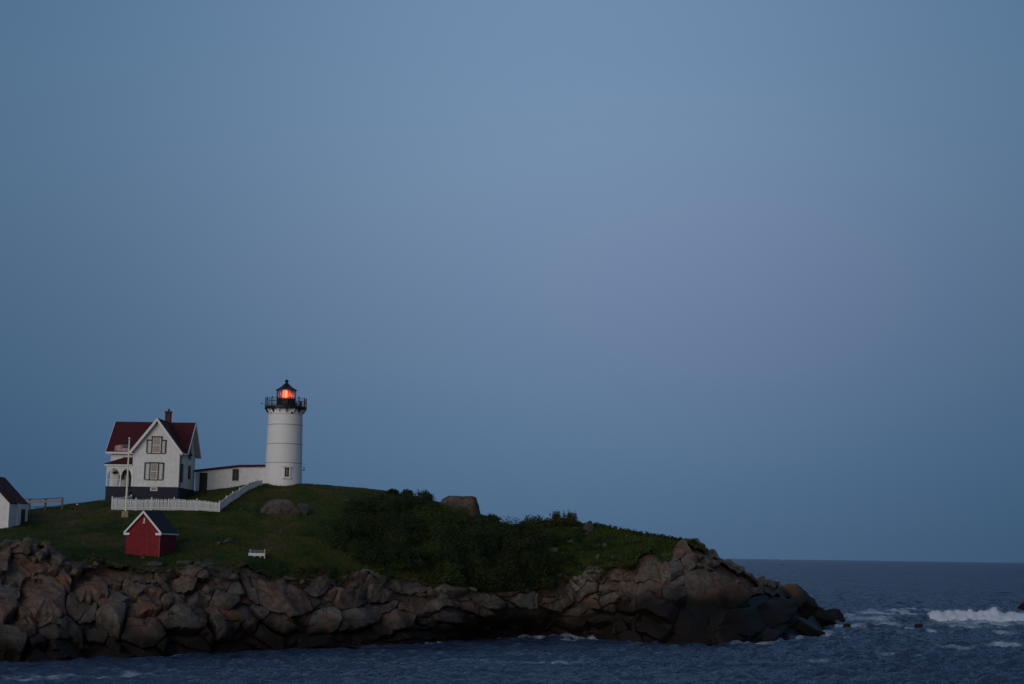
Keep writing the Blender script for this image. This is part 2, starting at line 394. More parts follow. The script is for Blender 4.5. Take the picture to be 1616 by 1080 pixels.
class MB:
    """collects simple solids and links them as one mesh"""
    def __init__(s):
        s.v, s.f = [], []
    def add(s, vs, fs):
        k = len(s.v)
        s.v += [tuple(v) for v in vs]
        s.f += [tuple(i + k for i in f) for f in fs]
        return s
    def box(s, x0, x1, y0, y1, z0, z1, M=None):
        vs = [Vector(c) for c in ((x0, y0, z0), (x1, y0, z0), (x1, y1, z0), (x0, y1, z0), (x0, y0, z1), (x1, y0, z1), (x1, y1, z1), (x0, y1, z1))]
        if M is not None:
            vs = [M @ v for v in vs]
        return s.add(vs, ((3, 2, 1, 0), (4, 5, 6, 7), (0, 1, 5, 4), (1, 2, 6, 5), (2, 3, 7, 6), (3, 0, 4, 7)))
    def bar(s, a, b, w, h, up=(0, 0, 1)):
        a, b = Vector(a), Vector(b)
        d = (b - a); ln = d.length; d.normalize()
        side = d.cross(Vector(up))
        if side.length < 1e-5:
            side = d.cross(Vector((1, 0, 0)))
        side.normalize()
        u = side.cross(d)
        vs = []
        for p in (a, b):
            for sx, sy in ((-1, -1), (1, -1), (1, 1), (-1, 1)):
                vs.append(p + side * (sx * w / 2) + u * (sy * h / 2))
        return s.add(vs, ((0, 1, 2, 3), (7, 6, 5, 4), (0, 4, 5, 1), (1, 5, 6, 2), (2, 6, 7, 3), (3, 7, 4, 0)))
    def prism(s, poly, d, M=None):
        """poly: list of (x, z) in the plane y=0, extruded to y=d"""
        n = len(poly)
        vs = [Vector((x, 0, z)) for x, z in poly] + [Vector((x, d, z)) for x, z in poly]
        if M is not None:
            vs = [M @ v for v in vs]
        fs = [tuple(range(n)), tuple(range(2 * n - 1, n - 1, -1))]
        fs += [(i, i + n, (i + 1) % n + n, (i + 1) % n) for i in range(n)]
        return s.add(vs, fs)
    def lathe(s, prof, n=24, c=(0, 0), cap=True):
        """prof: (r, z) from bottom to top"""
        vs, fs = [], []
        for r, z in prof:
            for k in range(n):
                a = 2 * math.pi * k / n
                vs.append((c[0] + r * math.cos(a), c[1] + r * math.sin(a), z))
        for j in range(len(prof) - 1):
            for k in range(n):
                fs.append((j * n + k, j * n + (k + 1) % n, (j + 1) * n + (k + 1) % n, (j + 1) * n + k))
        if cap:
            fs.append(tuple(range(n - 1, -1, -1)))
            fs.append(tuple((len(prof) - 1) * n + k for k in range(n)))
        return s.add(vs, fs)
    def tube(s, pts, r, n=6):
        pts = [Vector(p) for p in pts]
        vs, fs = [], []
        for i, p in enumerate(pts):
            d = (pts[min(i + 1, len(pts) - 1)] - pts[max(i - 1, 0)]).normalized()
            a = d.cross(Vector((0, 0, 1)))
            if a.length < 1e-4:
                a = Vector((1, 0, 0))
            a.normalize(); b = d.cross(a)
            rr = r[i] if isinstance(r, (list, tuple)) else r
            for k in range(n):
                t = 2 * math.pi * k / n
                vs.append(p + a * (rr * math.cos(t)) + b * (rr * math.sin(t)))
        for i in range(len(pts) - 1):
            for k in range(n):
                fs.append((i * n + k, i * n + (k + 1) % n, (i + 1) * n + (k + 1) % n, (i + 1) * n + k))
        fs.append(tuple(range(n - 1, -1, -1)))
        fs.append(tuple((len(pts) - 1) * n + k for k in range(n)))
        return s.add(vs, fs)
    def build(s, name, mat, parent=None, smooth=False, loc=None):
        me = bpy.data.meshes.new(name)
        me.from_pydata(s.v, [], s.f)
        bm = bmesh.new(); bm.from_mesh(me)
        bmesh.ops.recalc_face_normals(bm, faces=bm.faces)
        bm.to_mesh(me); bm.free()
        o = link_mesh(name, me, mat, parent, smooth)
        if smooth:
            try:
                me.set_sharp_from_angle(angle=rad(40))
            except Exception:
                pass
        if loc is not None:
            o.location = loc
        return o

# ------------------------------------------------------------------ the islet: surface lofted through surveyed lines
def table(rows):
    a = np.array(rows, float)
    return lambda px: [np.interp(px, a[:, 0], a[:, k]) for k in range(1, a.shape[1])]
W_T = table([(-600, 1050), (-250, 1048), (0, 1042), (100, 1039), (200, 1036), (300, 1031), (400, 1026), (480, 1023), (560, 1020), (640, 1017), (720, 1009),
             (800, 1003), (880, 1003), (950, 1007), (1000, 1012), (1060, 1016), (1150, 1015), (1230, 1010), (1270, 1006), (1300, 998), (1320, 990), (1336, 984)])
C_T = table([(-600, 880, 150), (-250, 876, 142), (0, 867, 140), (60, 871, 141), (100, 889, 141), (130, 897, 142), (200, 900, 143.5), (260, 900, 145), (300, 901, 146), (360, 903, 149),
             (420, 907, 152), (480, 908, 155), (560, 912, 160), (640, 914, 165), (720, 922, 169), (800, 932, 175), (860, 928, 180), (890, 914, 182), (940, 906, 181),
             (985, 898, 179), (1005, 886, 178.5), (1025, 878, 178.5), (1050, 873, 179), (1100, 868, 181), (1130, 886, 183), (1155, 898, 186), (1180, 914, 189), (1205, 927, 193), (1225, 934, 198), (1250, 938, 204),
             (1270, 951, 209), (1290, 968, 214), (1310, 981, 221), (1336, 982, 228)])
M1_T = table([(-600, 872, 158), (-250, 862, 148), (0, 855, 149), (100, 868, 149), (190, 879, 150.2), (250, 881, 151), (300, 880, 152), (404, 880, 155.5), (500, 880, 160), (600, 880, 166),
              (700, 874, 172), (800, 885, 178), (860, 884, 182), (940, 872, 184), (985, 864, 184), (1005, 855, 183.5), (1060, 854, 183.5), (1100, 857, 184), (1130, 882, 186), (1155, 894, 189), (1180, 911, 192),
              (1205, 924, 197), (1225, 928, 201), (1250, 931, 207), (1270, 945, 212), (1290, 965, 216), (1310, 980, 222), (1336, 982, 229)])
M2_T = table([(-600, 852, 170), (-250, 838, 161), (0, 828, 162), (40, 824, 164), (100, 818, 168), (176, 805, 170.5), (260, 806.5, 170.8), (345, 809, 171), (357, 799.5, 173.2), (367, 791, 175.3), (378, 782.5, 177.7), (392, 773, 180.5), (404.5, 766.8, 182.6), (413, 765, 184), (424, 765.5, 183.8), (440, 766.5, 183.6), (470, 768, 183.6), (500, 773, 184), (540, 784, 182), (600, 806, 179),
              (700, 828, 180), (800, 846, 184), (860, 842, 186), (940, 848, 188), (1000, 845, 187), (1060, 851, 186), (1100, 856, 186), (1130, 880, 188), (1155, 892, 191), (1180, 909.5, 195),
              (1205, 922, 200), (1225, 924, 204), (1250, 927, 210), (1270, 942, 214), (1290, 963, 218), (1310, 979, 223), (1336, 982, 230)])
S_T = table([(-600, 845, 184), (-250, 822, 178), (0, 806, 176), (45, 803, 176), (100, 797, 178), (167, 789, 180), (208, 784, 182), (260, 779, 185), (309, 775, 187), (360, 768, 187.2), (400, 763, 186.2), (417, 761.5, 185.6), (480, 762.5, 186.2),
             (540, 766, 191), (600, 771, 192), (660, 780, 192), (700, 792, 192), (750, 808, 192), (800, 826, 192), (850, 823, 192), (890, 818, 192), (940, 828, 191.5), (1000, 840, 190.5), (1060, 849.5, 189.5),
             (1100, 856, 189), (1130, 879, 191), (1155, 891, 194), (1180, 909, 198), (1205, 921.5, 203), (1225, 923, 208), (1250, 926, 213), (1270, 941, 217), (1290, 963, 220), (1310, 979, 224), (1336, 982, 231)])

PXS = np.concatenate([np.arange(-600, -260, 12.0), np.arange(-260, 1337, 3.0)])
def smooth1(a, k):
    w = np.hanning(k + 2)[1:-1]; w /= w.sum()
    return np.convolve(np.pad(a, k // 2, mode='edge'), w, mode='valid')
def row(tab, k=9):
    y, d = tab(PXS)
    y = smooth1(y, k); d = smooth1(d, k)
    return np.array([P(a, b, c) for a, b, c in zip(PXS, y, d)])
wy = smooth1(W_T(PXS)[0], 9)
RW = np.array([Pz(a, b) for a, b in zip(PXS, wy)])
RW[:, 1] = smooth1(RW[:, 1], 15)
# the waterline wanders in and out
for i in range(len(RW)):
    k = noise.noise(Vector((PXS[i] * 0.03, 3.1, 0))) * 1.2 + noise.noise(Vector((PXS[i] * 0.11, 8.1, 0))) * 0.6
    d = np.array((RW[i, 0], RW[i, 1])); d /= np.linalg.norm(d)
    RW[i, :2] += d * k
RC, RM1, RM2, RS = row(C_T, 7), row(M1_T), row(M2_T, 5), row(S_T, 5)
for i, a in enumerate(PXS):              # the turf creeps down and draws back along the cliff
    k = noise.noise(Vector((a * 0.035, 1.7, 0))) * 0.16 + noise.noise(Vector((a * 0.13, 5.2, 0))) * 0.07
    RC[i] = RC[i] + (RW[i] - RC[i]) * k
def backrow(dy, z):
    o = RS.copy(); f = (RS[:, 1] + dy) / RS[:, 1]
    o[:, 0] *= f; o[:, 1] *= f
    o[:, 2] = z if np.isscalar(z) else z
    return o
RB1 = backrow(12, np.maximum(RS[:, 2] - 2.0, RS[:, 2] * 0.75))
RB2 = backrow(26, RS[:, 2] * 0.35)
RB3 = backrow(36, -3.0)
RU = RW.copy()
_f = (RW[:, 1] - 5) / RW[:, 1]
RU[:, 0] *= _f; RU[:, 1] *= _f; RU[:, 2] = -3.0
# sink both ends under the sea
def sink(r):
    t = np.clip((PXS - 1318) / 18, 0, 1) + np.clip((-420 - PXS) / 180, 0, 1)
    r[:, 2] = r[:, 2] * (1 - t) + (-3.0) * t
for r in (RW, RC, RM1, RM2, RS, RB1, RB2, RB3):
    sink(r)

def loft(rows, counts):
    out = []
    for (a, b), n in zip(zip(rows[:-1], rows[1:]), counts):
        for j in range(n):
            out.append(a + (b - a) * (j / n))
    out.append(rows[-1])
    return np.array(out)          # (rows, cols, 3)
def grid_mesh(name, G, mat, parent=None):
    nr, nc = G.shape[:2]
    me = bpy.data.meshes.new(name)
    idx = np.arange(nr * nc).reshape(nr, nc)
    F = np.stack([idx[:-1, :-1], idx[:-1, 1:], idx[1:, 1:], idx[1:, :-1]], -1).reshape(-1, 4)
    me.from_pydata(G.reshape(-1, 3).tolist(), [], F.tolist())
    return link_mesh(name, me, mat, parent, True)

# cliff parametrisation: t=0 at the grass edge, 1 at the waterline; stepped profile
TT = np.linspace(0, 1, 40)
def cliff_grid():
    G = np.zeros((len(TT), len(PXS), 3))
    for j, t in enumerate(TT):
        G[j] = RC + (RW - RC) * t
    return G
CG = cliff_grid()
for j, t in enumerate(TT):
    for i in range(len(PXS)):
        p = CG[j, i]
        w = math.sin(math.pi * min(1, t)) ** 0.5
        k = noise.noise(Vector((p[0] * 0.09 + 3, p[1] * 0.03, p[2] * 0.16))) * 1.9 + noise.noise(Vector((p[0] * 0.16, p[1] * 0.05, p[2] * 0.28))) * 0.8 + noise.noise(Vector((p[0] * 0.4 + 9, p[1] * 0.1, p[2] * 0.6))) * 0.2
        d = np.array((p[0], p[1])); d /= np.linalg.norm(d)
        CG[j, i, :2] += d * (k * w)
def cliff_pt(px, t):
    """point and outward normal on the cliff"""
    fi = np.interp(px, PXS, np.arange(len(PXS)))
    fj = min(max(t, 0), 1) * (len(TT) - 1)
    i0 = int(min(fi, len(PXS) - 2)); j0 = int(min(fj, len(TT) - 2))
    u, v = fi - i0, fj - j0
    a = CG[j0, i0] * (1 - u) + CG[j0, i0 + 1] * u
    b = CG[j0 + 1, i0] * (1 - u) + CG[j0 + 1, i0 + 1] * u
    p = a * (1 - v) + b * v
    if t > 1:
        p = p + (b - a) * (len(TT) - 1) * (t - 1)
    elif t < 0:
        p = p + (b - a) * (len(TT) - 1) * t
    return p
def cliff_normal(px, t):
    e, h = 6.0, 0.06
    du = cliff_pt(px + e, t) - cliff_pt(px - e, t)
    dv = cliff_pt(px, min(t + h, 1)) - cliff_pt(px, max(t - h, 0))
    n = np.cross(dv, du)
    n /= np.linalg.norm(n) + 1e-9
    if n[1] > 0:
        n = -n
    return n

# bedrock behind the blocks
BG = CG.copy()
BG[:, :, 1] += 0.8
BG[:, :, 2] -= 0.35
under = RU.copy(); under[:, 1] += 0.8
BG = np.concatenate([RM1[None] - np.array((0, 0, 0.7)), BG, under[None]], 0)
shore = grid_mesh('rocky_shore', BG, GRANITE)
tag(shore, kind='structure', label='dark fractured granite cliff along the waterline')

# grassy ground, crest and seaward back slope
GG = loft([RC, RM1, RM2, RS, RB1, RB2, RB3], [12, 18, 16, 8, 6, 4])
for _ in range(2):                       # soften the breaks of slope
    Z = GG.copy()
    GG[1:-1] = Z[1:-1] * 0.5 + (Z[:-2] + Z[2:]) * 0.25
for j in range(GG.shape[0]):
    for i in range(GG.shape[1]):
        p = GG[j, i]
        k = noise.noise(Vector((p[0] * 0.12, p[1] * 0.12, 0))) * 0.28 + noise.noise(Vector((p[0] * 0.5, p[1] * 0.5, 4))) * 0.09
        GG[j, i, 2] += k
ground = grid_mesh('grassy_ground', GG, TURF)
tag(ground, kind='structure', label='dark grassy top of the islet')
ground.data.materials.append(GRANITE)
_nc = GG.shape[1]
_mi = []
for j in range(GG.shape[0] - 1):
    for i in range(_nc - 1):
        edge_ = 1108 + 22 * noise.noise(Vector((j * 0.3, 2, 0)))
        _mi.append(1 if PXS[i] > edge_ else 0)
ground.data.polygons.foreach_set('material_index', _mi)
from mathutils.bvhtree import BVHTree
def bvh_of(o):
    me = o.data
    return BVHTree.FromPolygons([v.co[:] for v in me.vertices], [p.vertices[:] for p in me.polygons])
G_BVH = bvh_of(ground)
def gz(x, y, default=0.0):
    h = G_BVH.ray_cast(Vector((x, y, 60)), Vector((0, 0, -1)))
    return h[0].z if h[0] is not None else default
def on_ground(px, py):
    """where the sight line through a pixel meets the turf"""
    d = ray(px, py).normalized()
    h = G_BVH.ray_cast(Vector((0, 0, CAM_H)), d)
    return (h[0], h[1]) if h[0] is not None else (None, None)

# ------------------------------------------------------------------ fractured granite blocks of the shore
TS = 135.0      # stretches t to pixel-like units
hand = """15 934 15;62 953 19;76 934 13;113 922 11;74 916 10;46 974 12;9 968 10;28 996 14;15 1021 14;139 937 19;186 948 15;173 922 14;192 906 11;130 959 13;148 974 13;
172 981 16;121 1002 12;150 1003 13;223 999 18;210 974 12;288 981 18;288 1005 14;350 996 13;223 913 12;244 931 14;235 953 10;272 950 13;275 964 10;260 922 10;291 926 12;309 950 11;325 940 11;
347 922 12;353 950 14;337 903 15;374 937 13;399 940 13;442 943 25;418 913 14;380 974 13;436 984 13;489 974 13;552 943 16;592 943 14;564 974 18;623 984 15;509 980 16;470 942 14;636 919 18;558 916 14;
704 953 14;769 943 13;821 946 12;713 970 16;821 966 12;877 950 13;905 962 14;923 937 15;790 980 13;964 935 14;964 949 12;906 985 14;989 928 13;943 978 14;1026 935 12;1063 928 12;1060 904 14;
1023 882 15;1073 879 13;1088 897 12;1110 904 12;1116 880 12;1150 900 13;1128 919 14;1159 919 13;1187 927 12;1066 950 13;1020 950 12;995 956 12;1045 964 16;1128 942 26;1237 936 24;1252 955 16;
1206 972 24;1159 983 22;1097 981 20;1035 990 18;1283 993 14;1215 1000 16;1150 1003 16"""
seeds = []
def c_of(px): return float(np.interp(px, PXS, smooth1(C_T(PXS)[0], 7)))
def w_of(px): return float(np.interp(px, PXS, wy))
for s_ in hand.replace('\n', '').split(';'):
    a, b, r = (float(q) for q in s_.split())
    t = (b - c_of(a)) / max(30, w_of(a) - c_of(a))
    seeds.append((a, t * TS, r * (1.4 if r >= 16 else 1.25) * (0.85 if a > 900 and r < 20 else 1)))
tries = 0
while len(seeds) < 262 and tries < 40000:
    tries += 1
    a, v = random.uniform(-240, 1325), random.uniform(-2, TS * 1.04)
    if a < -40 and random.random() < 0.5:
        continue
    r = random.choice((6, 7, 8, 10, 13, 16))
    if all(((a - s[0]) * 0.80) ** 2 + (v - s[1]) ** 2 > (0.62 * (s[2] + r)) ** 2 for s in seeds):
        seeds.append((a, v, r))
SH = lambda a, v: (a * 0.74, v - 0.22 * a * (1 if a < 520 else 0) - (0.22 * 520 if a >= 520 else 0))
UN = lambda x, y: (x / 0.74, y + 0.22 * min(x / 0.74, 520) )
spts = [SH(a, v) + (r,) for a, v, r in seeds]
def power_cell(i):
    x, y, r = spts[i]
    poly = [(x - 75, y - 75), (x + 75, y - 75), (x + 75, y + 75), (x - 75, y + 75)]
    for j, (x2, y2, r2) in enumerate(spts):
        if j == i or abs(x2 - x) > 120 or abs(y2 - y) > 120:
            continue
        dx, dy = x2 - x, y2 - y
        c = (x2 * x2 + y2 * y2 - x * x - y * y - 1.0 * (r2 * r2 - r * r)) / 2
        out = []
        for k in range(len(poly)):
            p, q = poly[k], poly[(k + 1) % len(poly)]
            fp, fq = p[0] * dx + p[1] * dy - c, q[0] * dx + q[1] * dy - c
            if fp <= 0:
                out.append(p)
            if (fp < 0 < fq) or (fq < 0 < fp):
                s = fp / (fp - fq)
                out.append((p[0] + (q[0] - p[0]) * s, p[1] + (q[1] - p[1]) * s))
        poly = out
        if len(poly) < 3:
            return None
    return poly
RINGS = ((1.0, -1.3), (1.0, -0.35), (0.996, 0.25), (0.984, 0.66), (0.960, 0.88), (0.91, 0.97), (0.83, 1.0), (0.74, 1.0), (0.64, 1.0), (0.54, 1.0), (0.43, 1.0), (0.32, 1.0), (0.2, 1.0), (0.09, 1.0))
# larger slabs: groups of blocks that share one broken face and stand proud of, or back from, the next
rm_ = random.Random(3)
macro = []
tries = 0
while len(macro) < 70 and tries < 9000:
    tries += 1
    a, v = rm_.uniform(-240, 1325), rm_.uniform(0, TS)
    x, y = SH(a, v)
    if all((x - m[0]) ** 2 + (y - m[1]) ** 2 > 38 ** 2 for m in macro):
        macro.append((x, y, rm_.uniform(-0.55, 0.9), rm_.uniform(-0.20, 0.20), rm_.uniform(-0.10, 0.45), rm_.random()))
def macro_at(a, v, own):
    x, y = SH(a, v)
    m = macro[own]
    d0 = math.hypot(x - m[0], y - m[1])
    d1 = min(math.hypot(x - q[0], y - q[1]) for k, q in enumerate(macro) if k != own)
    return max(-6.0, d1 - d0)
def macro_of(a, v):
    x, y = SH(a, v)
    return min(range(len(macro)), key=lambda k: (x - macro[k][0]) ** 2 + (y - macro[k][1]) ** 2)
mplane = []
for m in macro:
    am, vm = UN(m[0], m[1])
    tm = min(max(vm / TS, 0.02), 0.98)
    n1 = sum((cliff_normal(am + d * 14, min(max(tm + e * 0.1, 0), 1)) for d in (-1, 0, 1) for e in (-1, 0, 1)), np.zeros(3))
    n1 /= np.linalg.norm(n1)
    # some slabs lie back as sloping pavements, others stand as steep faces
    n1 = Vector(n1) + Vector((rm_.gauss(0, 0.16), -0.15 + rm_.gauss(0, 0.16), rm_.choice((-0.45, -0.2, 0.1, 0.4, 0.7))))
    mplane.append((Vector(cliff_pt(am, tm)) , n1.normalized()))
n_blocks = 0
for i in range(len(seeds)):
    poly = power_cell(i)
    if not poly:
        continue
    poly = [UN(*q) for q in poly]
    poly = [(a, min(max(v / TS, -0.04), 1.08)) for a, v in poly]
    ca = sum(q[0] for q in poly) / len(poly); ct = sum(q[1] for q in poly) / len(poly)
    if ct < -0.03 or ct > 1.06 or ca > 1222 or (ca > 1150 and ct < 0.2):
        continue
    # resample the outline, rounding corners
    L = []
    for k in range(len(poly)):
        p, q = np.array(poly[k]), np.array(poly[(k + 1) % len(poly)])
        ln = np.hypot(*(q - p) * (1, TS))
        n = max(1, int(ln / 2.6))
        L += [p + (q - p) * (m / n) for m in range(n)]
    for _ in range(1):
        L = [0.5 * L[k] + 0.25 * (L[k - 1] + L[(k + 1) % len(L)]) for k in range(len(L))]
    if len(L) < 6:
        continue
    cen3 = Vector(cliff_pt(ca, ct)); nrm = Vector(cliff_normal(ca, ct))
    mo = macro_of(ca, ct * TS)
    nrm = (nrm * 0.15 + mplane[mo][1]).normalized()
    nrm = (nrm + Vector((random.gauss(0, 0.035), random.gauss(0, 0.035), random.gauss(0.01, 0.05)))).normalized()
    shift = (mplane[mo][0] - cen3).dot(mplane[mo][1]) / max(0.4, nrm.dot(mplane[mo][1]))
    flat_shift = nrm * max(-1.5, min(1.5, shift)) * 0.85
    surf3 = cen3.copy()
    right = Vector((0, 0, 1)).cross(nrm).normalized() * -1
    upv = nrm.cross(right)
    if upv.z < 0: upv = -upv
    base = [Vector(cliff_pt(*q)) for q in L]
    base = [b - nrm * ((b - cen3).dot(nrm) * 0.85) for b in base]
    ext = [((b - cen3).dot(right), (b - cen3).dot(upv)) for b in base]
    size = math.sqrt(max(0.2, (max(e[0] for e in ext) - min(e[0] for e in ext)) * (max(e[1] for e in ext) - min(e[1] for e in ext))))
    _mx, _my, m_rise, m_tx, m_ty, m_f = macro[mo]
    gap = random.choice((0.02, 0.025, 0.03, 0.05, 0.08))
    th = size * random.uniform(0.06, 0.15)
    rise = m_rise + random.gauss(0, 0.10) - (0.5 if random.random() < 0.08 else 0)
    tx, ty = random.gauss(0, 0.05), random.gauss(0.05, 0.08)
    m_rise *= 0.6; rise *= 0.8
    if ct < 0.14:
        rise = min(rise, 0.05) - (0.55 if random.random() < 0.35 else 0.0)
        flat_shift = nrm * max(-1.3, min(0.1, shift)) * 0.65
    fall = [max(0.0, 1 - (macro_at(q[0], q[1] * TS, mo) + 2) / 8) for q in L]
    f_c = max(0.0, 1 - (macro_at(ca, ct * TS, mo) + 2) / 8)
    # two break planes give each block flat facets
    planes = [(random.uniform(-0.5, 0.5), random.uniform(-0.65, 0.2), random.uniform(0.25, 0.5)) for _ in range(random.choice((1, 1, 2)))]
    V, F = [], []
    n = len(L)
    seed = i * 7.31
    for sc_, hh in RINGS:
        for k in range(n):
            u, v = ext[k]
            ln = math.hypot(u, v) + 1e-6
            g = max(0.0, 1 - gap / ln)
            b = base[k]
            q = cen3 + (b - cen3) * (sc_ * g)
            uu, vv = u * sc_, v * sc_
            off = th * hh + rise + tx * uu - ty * vv
            if hh > 0:
                for (pa, pb, pc) in planes:
                    lim = rise + th * (0.55 + pc) + (tx + pa * 0.8) * uu + (pb * 0.8 - ty) * vv
                    off = min(off, lim) if lim > rise - th * 0.4 else min(off, rise - th * 0.4)
            fl_ = f_c + (fall[k] - f_c) * sc_
            off -= 0.3 * fl_ * fl_
            if hh <= -1:
                off = min(-1.3, off)
            q = q + nrm * off + (flat_shift if hh > -1 else Vector())
            nv = Vector((q.x * 0.7 + seed, q.y * 0.7, q.z * 0.7))
            q = q + nrm * (noise.noise(nv) * 0.07 * min(1, size / 2)) + Vector((noise.noise(nv * 2.7), noise.noise(nv * 2.7 + Vector((5, 0, 0))), noise.noise(nv * 2.7 + Vector((0, 5, 0))))) * 0.03
            V.append(q - cen3)
    m = len(RINGS)
    for r_ in range(m - 1):
        for k in range(n):
            F.append((r_ * n + k, r_ * n + (k + 1) % n, (r_ + 1) * n + (k + 1) % n, (r_ + 1) * n + k))
    V.append(sum((V[(m - 1) * n + k] for k in range(n)), Vector()) / n)
    for k in range(n):
        F.append(((m - 1) * n + k, (m - 1) * n + (k + 1) % n, m * n))
    me = bpy.data.meshes.new('granite_block')
    me.from_pydata([tuple(v) for v in V], [], F)
    bm = bmesh.new(); bm.from_mesh(me); bmesh.ops.recalc_face_normals(bm, faces=bm.faces); bm.to_mesh(me); bm.free()
    o = link_mesh('granite_block', me, GRANITE, shore, True)
    me.set_sharp_from_angle(angle=rad(27))
    o.location = cen3
    n_blocks += 1
print('blocks', n_blocks)

# ------------------------------------------------------------------ loose boulders
def boulder_mesh(seed, sub=3, k=9, lo=0.55, hi=0.92, rough=0.05, extra=()):
    rnd = random.Random(seed)
    bm = bmesh.new()
    bmesh.ops.create_icosphere(bm, subdivisions=sub, radius=1)
    pl = []
    for _ in range(k):
        d = Vector((rnd.gauss(0, 1), rnd.gauss(0, 1), rnd.gauss(0, 1))).normalized()
        pl.append((d, rnd.uniform(lo, hi)))
    pl += [(Vector(d).normalized(), h) for d, h in extra]
    for v in bm.verts:
        p = v.co.copy()
        for d, h in pl:
            s = p.dot(d)
            if s > h:
                p -= d * (s - h) * 0.93
        nv = p * 1.7 + Vector((seed, 0, 0))
        p += p.normalized() * (noise.noise(nv) * rough * 2 + noise.noise(nv * 3) * rough)
        v.co = p
    me = bpy.data.meshes.new('boulder')
    bm.to_mesh(me); bm.free()
    me.polygons.foreach_set('use_smooth', [True] * len(me.polygons))
    me.set_sharp_from_angle(angle=rad(24))
    return me
BOULD = [boulder_mesh(s, 3, 15, 0.48, 0.84, 0.035) for s in range(14)]
def rock(name, loc, size, mesh_i, mat, rz=0.0, tilt=(0, 0), own=None):
    me = (own or BOULD[mesh_i % len(BOULD)]).copy()
    me.materials.clear(); me.materials.append(mat)
    o = bpy.data.objects.new(name, me)
    COL.objects.link(o)
    o.location = loc
    o.rotation_euler = (tilt[0], tilt[1], rz)
    o.scale = size
    return o
def ground_rock(name, px, py, wpx, hpx, mesh_i, mat, label, group=None, depth=0.8, rz=None, sinkf=0.35, cat='rock'):
    """a rock whose visible foot is at pixel (px, py)"""
    h, nn = on_ground(px, py)
    if h is None:
        return None
    mpp = h.y / FPX
    w, hh = wpx * mpp / 2, hpx * mpp / 2
    c = Vector((h.x, h.y + w * depth * 0.6, h.z + hh * (1 - 2 * sinkf) + 0.0))
    o = rock(name, c, (w, w * depth, hh * 1.35), mesh_i, mat, random.uniform(0, 0.5) if rz is None else rz)
    return tag(o, label, cat, group)
# the big bald boulder on the skyline
p = P(722, 806, 190)
tag(rock('boulder', (p.x + 0.1, p.y - 1.2, p.z - 0.15), (3.15, 2.6, 2.6), 0, GRANITE, 0.0, own=boulder_mesh(77, 4, 7, 0.74, 0.92, 0.03, [((0, 0, 1), 0.72), ((1, -0.2, 0.1), 0.78), ((-0.5, 0, 0.85), 0.8)])),
    'big bald flat-topped boulder on the skyline beyond the thicket', 'boulder')
ground_rock('rock_outcrop', 446, 812, 66, 27, 1, DRYROCK, 'wide grey outcrop on the lawn below the tower, left of its smaller neighbour', None, 0.5, 0.1, 0.22)
ground_rock('rock_outcrop', 476, 812, 30, 22, 2, DRYROCK, 'smaller squarish outcrop touching the wide one below the tower', None, 0.8, 0.6)
ground_rock('rock_outcrop', 420, 811, 26, 16, 3, DRYROCK, 'low rock at the left foot of the outcrop below the tower', None, 0.8, 0.2)
ground_rock('rock', 358, 858, 20, 15, 4, DRYROCK, 'taller of two grey rocks in the lawn right of the red shed', None, 0.8)
ground_rock('rock', 345, 860, 12, 9, 5, DRYROCK, 'shorter of two grey rocks in the lawn right of the red shed', None, 0.8)
ground_rock('rock', 380, 806, 9, 6, 6, DRYROCK, 'small pale stone on the slope below the right end of the picket fence', None, 0.8)
ground_rock('rock', 443, 840, 9, 6, 7, DRYROCK, 'small stone on the lawn below the outcrop', None, 0.8)
ground_rock('rock', 43, 861, 36, 22, 8, DRYROCK, 'largest sloping grey rock on the grass below the white shed', None, 0.8, 0.0)
ground_rock('rock', 10, 861, 26, 18, 9, DRYROCK, 'grey rock cut off by the left edge, below the white shed', None, 0.8)
ground_rock('rock', 26, 861, 15, 12, 10, DRYROCK, 'small dark rock wedged between the two grey rocks below the white shed', None, 0.8)
ground_rock('rock', 72, 860, 20, 8, 11, DRYROCK, 'low flat rock to the right of the grey rocks below the white shed', None, 0.8)
ground_rock('rock', 8, 828, 20, 12, 12, DRYROCK, 'rock ledge against the foot of the white shed', None, 0.8)
ground_rock('rock', 243, 893, 42, 9, 13, DRYROCK, 'flat rock slab in the grass in front of the red shed', None, 0.5)
ground_rock('rock', 292, 891, 36, 8, 2, DRYROCK, 'long flat slab in the grass right of the red shed', None, 0.5)
ground_rock('rock', 225, 882, 10, 5, 3, DRYROCK, 'small stone against the front wall of the red shed', None, 0.6)
ground_rock('rock', 930, 838, 30, 20, 0, DRYROCK, 'brown boulder on the skyline right of the tall shrubs', None, 0.9, 0.5)
ground_rock('rock', 903, 858, 24, 14, 4, DRYROCK, 'largest pale rock in the weeds below the skyline shrubs', None, 0.8)
pale = [(866, 848, 22, 9), (858, 862, 18, 9), (874, 872, 20, 10), (908, 836, 14, 6), (926, 846, 10, 8), (928, 853, 9, 5), (918, 874, 17, 8), (943, 882, 12, 10), (968, 882, 13, 9), (868, 898, 12, 8),
        (955, 862, 8, 6), (945, 862, 7, 5), (835, 866, 14, 6), (953, 898, 12, 7), (972, 896, 11, 8), (886, 912, 26, 9), (895, 920, 18, 9), (928, 916, 18, 7), (865, 886, 10, 6), (893, 882, 8, 5), (990, 848, 12, 6), (560, 790, 16, 5), (546, 791, 12, 4)]
ORD = ['first', 'second', 'third', 'fourth', 'fifth', 'sixth', 'seventh', 'eighth', 'ninth', 'tenth', 'eleventh', 'twelfth', 'thirteenth', 'fourteenth', 'fifteenth', 'sixteenth', 'seventeenth', 'eighteenth']
